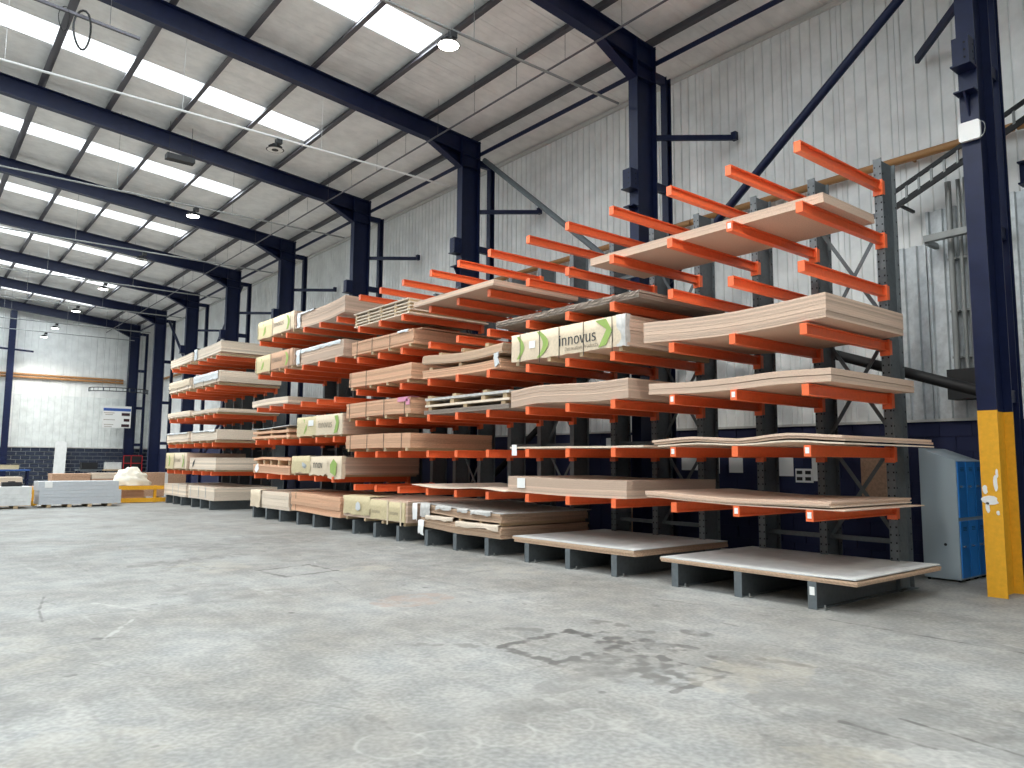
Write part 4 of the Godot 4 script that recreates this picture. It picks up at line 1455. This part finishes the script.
	cover(t, 2.08, 2.65, -0.02, 0.47, 0.0, 0.28, mats.wrap_tan, "wrapper", 0.02, 0.4, 89)
	t = pack(5, 1, "brown pack with spaced bowed board above", -19.05, -21.65, {"n": 4, "h": 0.24, "kind": "mdf", "bend": [0.03, 0.03, 0.02, 0.0, 0.0]})
	for u in [0.06, 0.26, 0.46, 0.68, 0.96]:
		st = start()
		box(st, Vector3(0, 0.06, 0), Vector3(2.0, 0.12, 0.1))
		put("spacer_block", done(st), tone("timber"), t, Vector3(0, 0.255, (u - 0.5) * 2.5))
	put("board", sheet(2.06, 2.65, 0.06, [0.0, 0.04, 0.03, 0.01, 0.0], 10), mats.mdf2, t, Vector3(0, 0.37, 0))
	st = start()
	plate(st, PackedVector2Array([Vector2(-0.17, -0.04), Vector2(0, -0.12), Vector2(0.15, -0.02), Vector2(0.1, 0.14), Vector2(-0.06, 0.1)]), 0.01)
	put("label_sheet", done(st), mats.paper, t, Vector3(-1.045, 0.15, -1.0), facing_hall())
	t = pack(5, 2, "spaced brown boards with white sheet over", -19.17, -21.84, {"n": 1, "h": 0.07, "kind": "mdf", "bearers": 0.04})
	for u in [0.08, 0.5, 0.94]:
		st = start()
		box(st, Vector3(0, 0.03, 0), Vector3(2.0, 0.06, 0.1))
		put("spacer_block", done(st), tone("timber"), t, Vector3(0, 0.11, (u - 0.5) * 2.5))
		st = start()
		box(st, Vector3(0, 0.03, 0), Vector3(2.0, 0.06, 0.1))
		put("spacer_block", done(st), tone("timber"), t, Vector3(0, 0.24, (u - 0.5) * 2.5))
	put("board", sheet(2.06, 2.6, 0.07, [0.0, 0.0, 0.01, 0.0, 0.01], 8), mats.mdf0, t, Vector3(0, 0.17, 0))
	put("white_sheet", sheet(2.1, 2.7, 0.016, [0.02, 0.0, 0.01, 0.03, 0.05], 10), mats.white_face, t, Vector3(0, 0.3, 0))
	loose(5, 3, "pale bowed board sheet", pile(5, 0.032, "pale", [0.0, 0.02, 0.03, 0.02, 0.01], 8.03, 10.1, -19.33, -21.95, 0.004), 0.02)
	wrapped_pack(5, 4, "pack half in printed wrapper half in card", -19.05, -21.82, 0.45, 0.06, 5)
	wrapped_pack(5, 5, "strapped pack in printed pale wrapper", -19.05, -21.76, 0.48, 0.06, 4)
	# ---- seventh and eighth bays, beyond the gap
	for bay in [6, 7]:
		var za: float = -24.97 if bay == 6 else -28.05
		var zb: float = -27.75 if bay == 6 else -30.8
		pack(bay, 0, "pale strapped board pack", za, zb, {"n": 6, "h": 0.42, "kind": "pale", "straps": [0.1, 0.42, 0.68], "strap_m": "grey_film", "strap_w": 0.03, "bend": [0.0, 0.01, 0.01, 0.0, 0.0]})
		if bay == 7:
			wrapped_pack(bay, 1, "pack in printed pale wrapper", za, zb, 0.56, 0.06, 4)
		else:
			t = pack(bay, 1, "pale board pack with white label", za, zb, {"n": 7, "h": 0.4, "kind": "pale", "bearers": 0.06})
			st = start()
			plate(st, PackedVector2Array([Vector2(-0.16, -0.14), Vector2(0.02, -0.05), Vector2(0.15, 0.14), Vector2(-0.05, 0.06)]), 0.004)
			put("label_sheet", done(st), mats.print_dark, t, Vector3(-1.045, 0.26, -0.9), facing_hall())
		t = pack(bay, 2, "pale board pack under grey film", za, zb, {"n": 6, "h": 0.33, "kind": "pale", "bearers": 0.07, "bend": [0.0, 0.01, 0.02, 0.01, 0.03]})
		cover(t, 2.08, za - zb, 0.34, 0.41, 0.05, 0.96, mats.film, "film", 0.03, 0.7, 90 + bay)
		pack(bay, 3, "low board pack on dark bearers", za, zb, {"n": 3, "h": 0.18 if bay == 7 else 0.12, "kind": "pale", "bearers": 0.06, "bend": [0.0, 0.006, 0.01, 0.006, 0.0]})
		t = pack(bay, 4, "strapped pale pack in clear film", za, zb, {"n": 7, "h": 0.37, "kind": "pale", "bearers": 0.07, "straps": [0.05, 0.4, 0.9], "bend": [0.0, 0.0, 0.01, 0.02, 0.03]})
		cover(t, 2.08, za - zb, 0.18, 0.45, 0.02, 0.97, mats.film if bay == 6 else mats.wrap_tan, "film", 0.02, 0.7, 95 + bay)
		t = pack(bay, 5, "topmost pale board pack", za, zb, {"n": 7, "h": 0.36 if bay == 6 else 0.3, "kind": "pale", "bearers": 0.06, "bend": [0.0, 0.0, 0.01, 0.02, 0.05]})
		if bay == 6:
			cover(t, 2.08, za - zb, 0.05, 0.44, 0.01, 0.12, mats.film, "film", 0.02, 0.4, 98)


# ---------------------------------------------------------------- the corner by the yellow footed column
func build_near_corner() -> void:
	# lockers
	var x := 11.42
	for i in 4:
		var t := thing("locker", "grey end locker with two blue doors, beside the rack end" if i == 0 else "grey locker with two blue doors, %s from the grey end panel" % ORD[i + 1], "locker", Vector3(x + 0.15, 0, -4.51))
		var st := start()
		var s2 := start()
		# profile across the depth (z), pushed along x
		plate(s2, PackedVector2Array([Vector2(-0.25, 0.03), Vector2(0.23, 0.03), Vector2(0.23, 1.66), Vector2(-0.25, 1.84)]), 0.298)
		st.append_from(done(s2), 0, Transform3D(Basis(Vector3(0, 0, 1), Vector3(0, 1, 0), Vector3(-1, 0, 0)), Vector3(0.149, 0, 0)))
		put("body", st.commit(), mats.locker_grey, t)
		st = start()
		for q in [[-0.12, -0.2], [0.12, -0.2], [-0.12, 0.2], [0.12, 0.2]]:
			box(st, Vector3(q[0], 0.015, q[1]), Vector3(0.03, 0.03, 0.03))
		put("foot", done(st), mats.black, t)
		for d in 2:
			st = start()
			box(st, Vector3(0.01, 0.44 + d * 0.82, 0.238), Vector3(0.262, 0.77, 0.016))
			var dr := put("door", done(st), mats.locker_blue, t)
			st = start()
			tube(st, Vector3(-0.07, 0.48 + d * 0.82, 0.246), Vector3(-0.07, 0.48 + d * 0.82, 0.27), 0.016, 8)
			box(st, Vector3(-0.07, 0.48 + d * 0.82, 0.274), Vector3(0.05, 0.012, 0.01))
			put("handle", done(st), mats.chrome, dr)
			st = start()
			for r in 3:
				box(st, Vector3(0.02, 0.74 + d * 0.82 - r * 0.02, 0.247), Vector3(0.12, 0.006, 0.003))
			put("vent", done(st), mats.hole, dr)
		if i == 0:
			st = start()
			tube(st, Vector3(-0.15, 0.5, 0.05), Vector3(-0.156, 0.5, 0.05), 0.02, 10)
			put("grommet", done(st), mats.black, t)
		x += 0.3
	# galvanised corrugated infill high behind the lockers
	var gs := thing("corrugated_infill", "shiny corrugated galvanised sheeting over the lockers", "sheeting", Vector3(12.3, 2.3, -4.2))
	for i in 3:
		var m := liner_mesh(0.78, 0.0, 2.75 + 0.5 * (1 if i > 0 else 0), 2.75 + 0.5 * (1 if i > 0 else 0), 4, 0.05, 0.03)
		put("sheet", m, mats.galv_sheet, gs, Vector3(0, 0, -1.45 + i * 0.79), facing_hall())
	var st := start()
	bar(st, Vector3(11.9, 5.0, -4.72), Vector3(11.9, 5.02, -3.7), 0.1, 0.1)
	bar(st, Vector3(11.9, 4.96, -4.7), Vector3(12.28, 4.96, -4.7), 0.06, 0.08)
	bar(st, Vector3(11.9, 4.96, -3.75), Vector3(12.28, 4.96, -3.75), 0.06, 0.08)
	tag(put("bracket_rail", done(st), mats.galv, self), "grey bracket rail standing off the corrugated sheeting", "rail")
	for q in [[-4.46, 0.045, "middling"], [-4.32, 0.03, "thinnest"], [-4.2, 0.055, "thickest"]]:
		st = start()
		tube(st, Vector3(12.18, 3.0, q[0]), Vector3(12.18, 5.9, q[0]), q[1], 10)
		for y in [3.2, 3.9, 4.7]:
			box(st, Vector3(12.235, y, q[0]), Vector3(0.13, 0.03, q[1] * 2 + 0.03))
		tag(put("riser_pipe", done(st), mats.galv, self), q[2] + " upright metal pipe on the corrugated sheeting", "pipe")
	st = start()
	box(st, Vector3(12.14, 2.78, -4.2), Vector3(0.33, 0.44, 0.68))
	tag(put("motor_box", done(st), mats.black, self), "black equipment box on the ledge above the lockers", "box")
	# ladder cable tray sloping across behind the column
	var tr := thing("cable_ladder", "dark ladder cable tray sloping up across the side wall", "cable tray", Vector3(11.85, 5.5, -5.3))
	for o in [0.0, 0.26]:
		st = start()
		bar(st, Vector3(0, o, 0), Vector3(0, 1.15 + o, 2.6), 0.04, 0.06)
		bar(st, Vector3(0, 1.15 + o, 2.6), Vector3(0, 1.25 + o, 4.2), 0.04, 0.06)
		put("rail", done(st), mats.black, tr)
	for i in 14:
		st = start()
		var f := i / 14.0
		bar(st, Vector3(0, 1.15 * f, 2.6 * f), Vector3(0, 1.15 * f + 0.26, 2.6 * f), 0.03, 0.03, Vector3(0, 0.3, 1))
		put("rung", done(st), mats.galv, tr)
	st = start()
	bar(st, Vector3(0.06, 0.06, 0), Vector3(0.06, 1.21, 2.6), 0.06, 0.05)
	bar(st, Vector3(0.06, 1.21, 2.6), Vector3(0.06, 1.31, 4.2), 0.06, 0.05)
	put("cable_bundle", done(st), mats.black, tr)
	st = start()
	for f in [0.1, 0.5, 0.9]:
		bar(st, Vector3(0, 1.15 * f, 2.6 * f), Vector3(0.5, 1.15 * f, 2.6 * f), 0.04, 0.04)
	put("bracket", done(st), mats.black, tr)
	# dark steel door frame beyond the column
	var dfr := thing("steel_gantry", "dark navy gantry of beams beyond the yellow footed column", "gantry", Vector3(11.9, 0, -2.9))
	st = start()
	ibeam(st, Vector3(-0.1, 0, 0.05), Vector3(-0.1, 5.7, 0.05), 0.2, 0.2, Vector3(1, 0, 0))
	put("post", done(st), mats.navy, dfr)
	st = start()
	ibeam(st, Vector3(-0.1, 5.6, -0.5), Vector3(-0.1, 5.6, 2.4), 0.32, 0.2)
	put("beam", done(st), mats.navy, dfr)
	st = start()
	ibeam(st, Vector3(-0.1, 4.25, 0.1), Vector3(-0.1, 4.25, 2.4), 0.24, 0.16)
	put("beam", done(st), mats.navy, dfr)
	st = start()
	bar(st, Vector3(0.1, 5.3, 0.2), Vector3(0.1, 3.2, 2.2), 0.06, 0.18)
	put("diagonal", done(st), mats.black, dfr)
	# leaning cardboard behind the first bay and small things on the wall
	var cb := thing("cardboard_sheet", "brown cardboard sheet fixed on the wall behind the first rack bay", "cardboard", Vector3(WALL_X - 0.09, 1.02, -5.83))
	st = start()
	box(st, Vector3(0, 0.34, 0), Vector3(0.03, 0.68, 0.42))
	put("panel", done(st), mats.cardboard, cb)
	st = start()
	box(st, Vector3(11.1, 0.55, -9.9), Vector3(0.2, 1.1, 0.45))
	tag(put("board_offcut", done(st), mats.ply1, self), "upright board offcut standing behind the second rack bay", "board")
	# small timber block under the rack
	st = start()
	box(st, Vector3(9.3, 0.06, -11.95 + 1.5), Vector3(0.1, 0.12, 0.3))
	tag(put("timber_block", done(st), mats.timber1, self), "small timber block on the floor under the third bay", "block")


# ---------------------------------------------------------------- far end of the hall
func floor_pack(called: String, label: String, cat: String, x0: float, x1: float, z: float, depth: float, layers: Array, bearer := 0.1) -> Node3D:
	var t := thing(called, label, cat, Vector3((x0 + x1) / 2, 0, z - depth / 2))
	var w := x1 - x0
	for i in 4:
		var st := start()
		box(st, Vector3((i / 3.0 - 0.5) * w * 0.72, bearer / 2, 0), Vector3(0.12, bearer, depth - 0.04))
		put("bearer", done(st), tone("timber"), t)
	var y := bearer + 0.002
	for l in layers:
		var n: int = maxi(1, int(l[0] / 0.11))
		for i in n:
			var st := start()
			var h: float = l[0] / n
			box(st, Vector3(l[2] + rng.randf_range(-0.008, 0.008), y + h / 2, rng.randf_range(-0.008, 0.008)), Vector3(w - l[3], h - 0.003, depth - 0.02))
			put("board", done(st), mats[l[1]], t)
			y += h
	return t


func build_far_end() -> void:
	var t := floor_pack("wrapped_panel_stack", "grey film wrapped panel stack in two layers with white label", "stack", 3.72, 6.24, -29.3, 1.2, [[0.46, "grey_film", 0.03, 0.06], [0.3, "grey_film", -0.04, 0.12]])
	var st := start()
	box(st, Vector3(-0.95, 0.76, 0.6), Vector3(0.22, 0.2, 0.006))
	put("label_sheet", done(st), mats.paper, t)
	t = floor_pack("wrapped_panel_stack", "low white wrapped panel stack on timber bearers", "stack", 0.6, 3.55, -29.2, 1.2, [[0.6, "white_face", 0.0, 0.0]])
	# packs further back
	floor_pack("carton_stack", "pink tan carton stack behind the white panel stack", "stack", 2.6, 4.1, -32.6, 1.0, [[0.5, "cardboard", 0.0, 0.0], [0.35, "pale1", -0.2, 0.5]])
	t = thing("tool_case", "black tool case resting behind the white panel stack", "case", Vector3(3.05, 0.703, -29.9))
	st = start()
	box(st, Vector3(0, 0.07, 0), Vector3(0.55, 0.14, 0.3))
	put("body", done(st), mats.black, t)
	st = start()
	box(st, Vector3(0, 0.155, 0), Vector3(0.2, 0.03, 0.04))
	put("handle", done(st), mats.black, t)
	floor_pack("board_bundle", "brown board bundle in film behind the grey panel stack", "stack", 4.7, 6.0, -33.5, 1.0, [[0.95, "cardboard", 0.0, 0.0]])
	floor_pack("board_bundle", "pale and brown board bundle beside the white sack", "stack", 6.05, 7.0, -33.5, 1.0, [[0.75, "cardboard", 0.0, 0.0], [0.22, "pale1", 0.0, 0.0]])
	t = floor_pack("board_bundle", "long brown board bundle with white bands behind yellow barrier", "stack", 7.05, 9.6, -33.6, 1.0, [[0.98, "cardboard", 0.0, 0.0]])
	for x in [-0.62, 0.5]:
		st = start()
		box(st, Vector3(x, 0.6, 0.496), Vector3(0.12, 1.0, 0.01))
		put("band", done(st), mats.white, t)
	# white sack slumped on a brown box
	t = thing("dark_crate", "dark brown crate between the yellow barrier rails", "crate", Vector3(6.9, 0, -31.6))
	for i in 5:
		st = start()
		box(st, Vector3(0, 0.1 + i * 0.12, 0.3), Vector3(1.1, 0.11, 0.02))
		put("slat", done(st), mats.mdf1, t)
	st = start()
	box(st, Vector3(0, 0.32, -0.01), Vector3(1.08, 0.62, 0.58))
	put("body", done(st), mats.mdf1, t)
	t = thing("white_sack", "big creased white sack slumped over the dark crate", "sack", Vector3(6.95, 0.64, -31.55))
	st = start()
	var n := FastNoiseLite.new()
	n.frequency = 1.4
	n.fractal_octaves = 3
	var nu := 28
	var nv := 12
	var g := []
	for i in nu + 1:
		var row := []
		for j in nv + 1:
			var a := TAU * i / nu
			var b := PI / 2.0 * j / nv
			var d := Vector3(cos(a) * cos(b), sin(b), sin(a) * cos(b))
			var r := 1.0 + 0.22 * n.get_noise_3d(d.x * 1.6, d.y * 1.6, d.z * 1.6)
			var sx := 0.55 if d.x < 0 else 0.62 + 0.18 * (1.0 - d.y)
			row.append(Vector3(d.x * sx * r, d.y * 0.66 * r, d.z * 0.42 * r) - Vector3(0.0, 0.0, 0.0))
		g.append(row)
	for i in nu:
		for j in nv:
			quad(st, g[i][j], g[i][j + 1], g[i + 1][j + 1], g[i + 1][j], 1)
	put("body", done(st), mats.cream_bag, t)
	# yellow barrier
	for q in [[6.35, 9.2, -31.0, "yellow double rail floor barrier in front of the dark crate"], [-1.5, 3.9, -30.7, "yellow low floor barrier behind the white panel stack"]]:
		t = thing("floor_barrier", q[3], "barrier", Vector3((q[0] + q[1]) / 2, 0, q[2]))
		var w: float = q[1] - q[0]
		st = start()
		box(st, Vector3(0, 0.1, 0), Vector3(w, 0.16, 0.1))
		put("rail", done(st), mats.yellow, t)
		if q[0] > 0:
			st = start()
			box(st, Vector3(0, 0.56, 0), Vector3(w, 0.14, 0.1))
			put("rail", done(st), mats.yellow, t)
		for i in 3:
			st = start()
			box(st, Vector3((i / 2.0 - 0.5) * (w - 0.2), 0.32, -0.08), Vector3(0.1, 0.64, 0.08))
			put("post", done(st), mats.yellow, t)
	# along the gable wall
	t = thing("leaning_panel", "tall pale grey panel leaning on the gable blockwork", "panel", Vector3(7.25, 0, -49.2))
	st = start()
	bar(st, Vector3(-0.06, 0, 0.0), Vector3(0.1, 2.62, -0.75), 0.58, 0.03, Vector3(0, 0.3, 1))
	put("sheet", done(st), mats.white_face, t)
	for q in [[0.0, 3.6, "trestle_blue"], [4.2, 5.6, "trestle_blue"], [7.8, 9.0, "grey_rack"], [9.1, 10.2, "timber1"]]:
		t = thing("work_bench", "%s work bench loaded with offcuts along the gable wall" % ("long blue" if q[1] < 4.0 else "short blue" if q[2] == "trestle_blue" else ("grey" if q[2] == "grey_rack" else "timber topped")), "bench", Vector3((q[0] + q[1]) / 2, 0, -47.6))
		var w: float = q[1] - q[0]
		st = start()
		box(st, Vector3(0, 1.02, 0), Vector3(w, 0.08, 0.9))
		put("top", done(st), mats[q[2]], t)
		for sx in [-1, 1]:
			for sz in [-1, 1]:
				st = start()
				box(st, Vector3(sx * (w / 2 - 0.08), 0.49, sz * 0.36), Vector3(0.08, 0.98, 0.08))
				put("leg", done(st), mats.navy, t)
		st = start()
		box(st, Vector3(0, 0.5, 0), Vector3(w - 0.1, 0.05, 0.8))
		put("shelf", done(st), mats.navy, t)
	for q in [[3.0, 0.5, "trestle_blue", "blue bin on the long blue work bench"], [4.7, 0.3, "wrap_yellow", "yellow green tub on the blue work bench"], [8.4, 0.5, "black", "dark box on the grey work bench"], [9.6, 0.55, "white_face", "white stacked sheet bundle on the timber topped bench"]]:
		t = thing("bench_box", q[3], "box", Vector3(q[0], 1.062, -47.6))
		st = start()
		box(st, Vector3(0, q[1] * 0.35, 0), Vector3(0.8, q[1] * 0.7, 0.5))
		put("body", done(st), mats[q[2]], t)
		st = start()
		box(st, Vector3(0, q[1] * 0.7 + 0.012, 0), Vector3(0.84, 0.02, 0.54))
		put("lid", done(st), mats[q[2]], t)
	t = thing("red_rack", "dark rack with thin red frame beside the corner column", "rack", Vector3(10.95, 0, -49.1))
	st = start()
	box(st, Vector3(0, 0.92, -0.2), Vector3(1.0, 1.8, 0.04))
	put("back", done(st), mats.black, t)
	st = start()
	for x in [-0.5, -0.1, 0.5]:
		box(st, Vector3(x, 0.93, 0.1), Vector3(0.04, 1.86, 0.04))
	for y in [0.1, 0.5, 0.95, 1.4, 1.84]:
		box(st, Vector3(0, y, 0.1), Vector3(1.04, 0.04, 0.04))
	put("frame", done(st), mats.red, t)
	# score board sign on the corner column
	t = thing("safety_sign", "white sign with blue header and three dark counters on corner column", "sign", Vector3(9.95, 4.1, -49.0))
	st = start()
	box(st, Vector3(0, 0, 0), Vector3(1.5, 1.28, 0.06))
	put("board", done(st), mats.white, t)
	st = start()
	box(st, Vector3(0, 0.42, 0.034), Vector3(1.46, 0.16, 0.006))
	put("header", done(st), mats.sign_blue, t)
	for q in [[0.46, 0.16, 0.44], [0.52, -0.18, 0.3], [0.46, -0.5, 0.42]]:
		st = start()
		box(st, Vector3(q[0], q[1], 0.036), Vector3(q[2], 0.16, 0.012))
		put("counter", done(st), mats.led_dark, t)
	st = start()
	for q in [[-0.42, 0.22, 0.55], [-0.42, 0.12, 0.4], [-0.4, -0.18, 0.6], [-0.42, -0.46, 0.5], [-0.45, -0.57, 0.4]]:
		box(st, Vector3(q[0], q[1], 0.032), Vector3(q[2], 0.03, 0.004))
	put("printed_line", done(st), mats.print_grey, t)
	st = start()
	box(st, Vector3(0.64, 0, -0.24), Vector3(0.08, 0.9, 0.42))
	put("bracket", done(st), mats.black, t)
	# curved cable basket
	t = thing("cable_basket", "curved wire cable basket sweeping out from the corner column", "cable tray", Vector3(9.9, 5.5, -48.6))
	for o in [0.0, 0.2]:
		st = start()
		var pts := []
		for i in 15:
			var a := PI * i / 14.0
			pts.append(Vector3(-cos(a) * 1.55, o, sin(a) * 1.0))
		tube_path(st, pts, 0.025, 6)
		put("rail", done(st), mats.black, t)
	for i in 15:
		st = start()
		var a := PI * i / 14.0
		tube(st, Vector3(-cos(a) * 1.55, 0.0, sin(a) * 1.0), Vector3(-cos(a) * 1.55, 0.2, sin(a) * 1.0), 0.015 if i % 4 else 0.04, 6)
		put("rung", done(st), mats.grey_rack, t)
	st = start()
	for i in 4:
		tube(st, Vector3(-1.0 + i * 0.65, 0.2, 0.7), Vector3(-1.0 + i * 0.65, roof_y(8.9 + i * 0.65) - 5.52, 0.7), 0.006, 5)
	put("hanger", done(st), mats.galv, t)
	# gable post and its stay
	t = thing("gable_post", "navy steel post standing against the far gable wall", "post", Vector3(4.6, 0, END_Z + 0.45))
	st = start()
	ibeam(st, Vector3(0, 0, 0), Vector3(0, roof_y(4.6) - 0.7, 0), 0.4, 0.3, Vector3(0, 0, 1))
	put("column", done(st), mats.navy, t)
	st = start()
	bar(st, Vector3(-2.0, 7.75, 0.1), Vector3(1.05, 7.62, 0.1), 0.06, 0.1)
	put("stay", done(st), mats.navy, t)
	# colourful signs and bottles glimpsed through the racks
	for q in [[1.1, -30.6, 0.7, 0.36, "green", "green sign board on navy wall behind the far rack"], [1.1, -29.7, 0.45, 0.4, "red", "red sign board on navy wall behind the far rack"]]:
		st = start()
		box(st, Vector3.ZERO, Vector3(0.01, q[3], q[2]))
		tag(put("wall_sign", done(st), mats[q[4]], self, Vector3(WALL_X - 0.08, q[0], q[1])), q[5], "sign")
	t = thing("gas_bottle", "teal gas bottle standing behind the fifth rack bay", "bottle", Vector3(11.7, 0, -24.2))
	st = start()
	tube(st, Vector3(0, 0, 0), Vector3(0, 1.4, 0), 0.16, 14)
	tube(st, Vector3(0, 1.4, 0), Vector3(0, 1.55, 0), 0.16, 14, true, 0.06)
	put("body", done(st), mats.teal, t)
	st = start()
	tube(st, Vector3(0, 1.55, 0), Vector3(0, 1.72, 0), 0.04, 10)
	put("valve", done(st), mats.chrome, t)
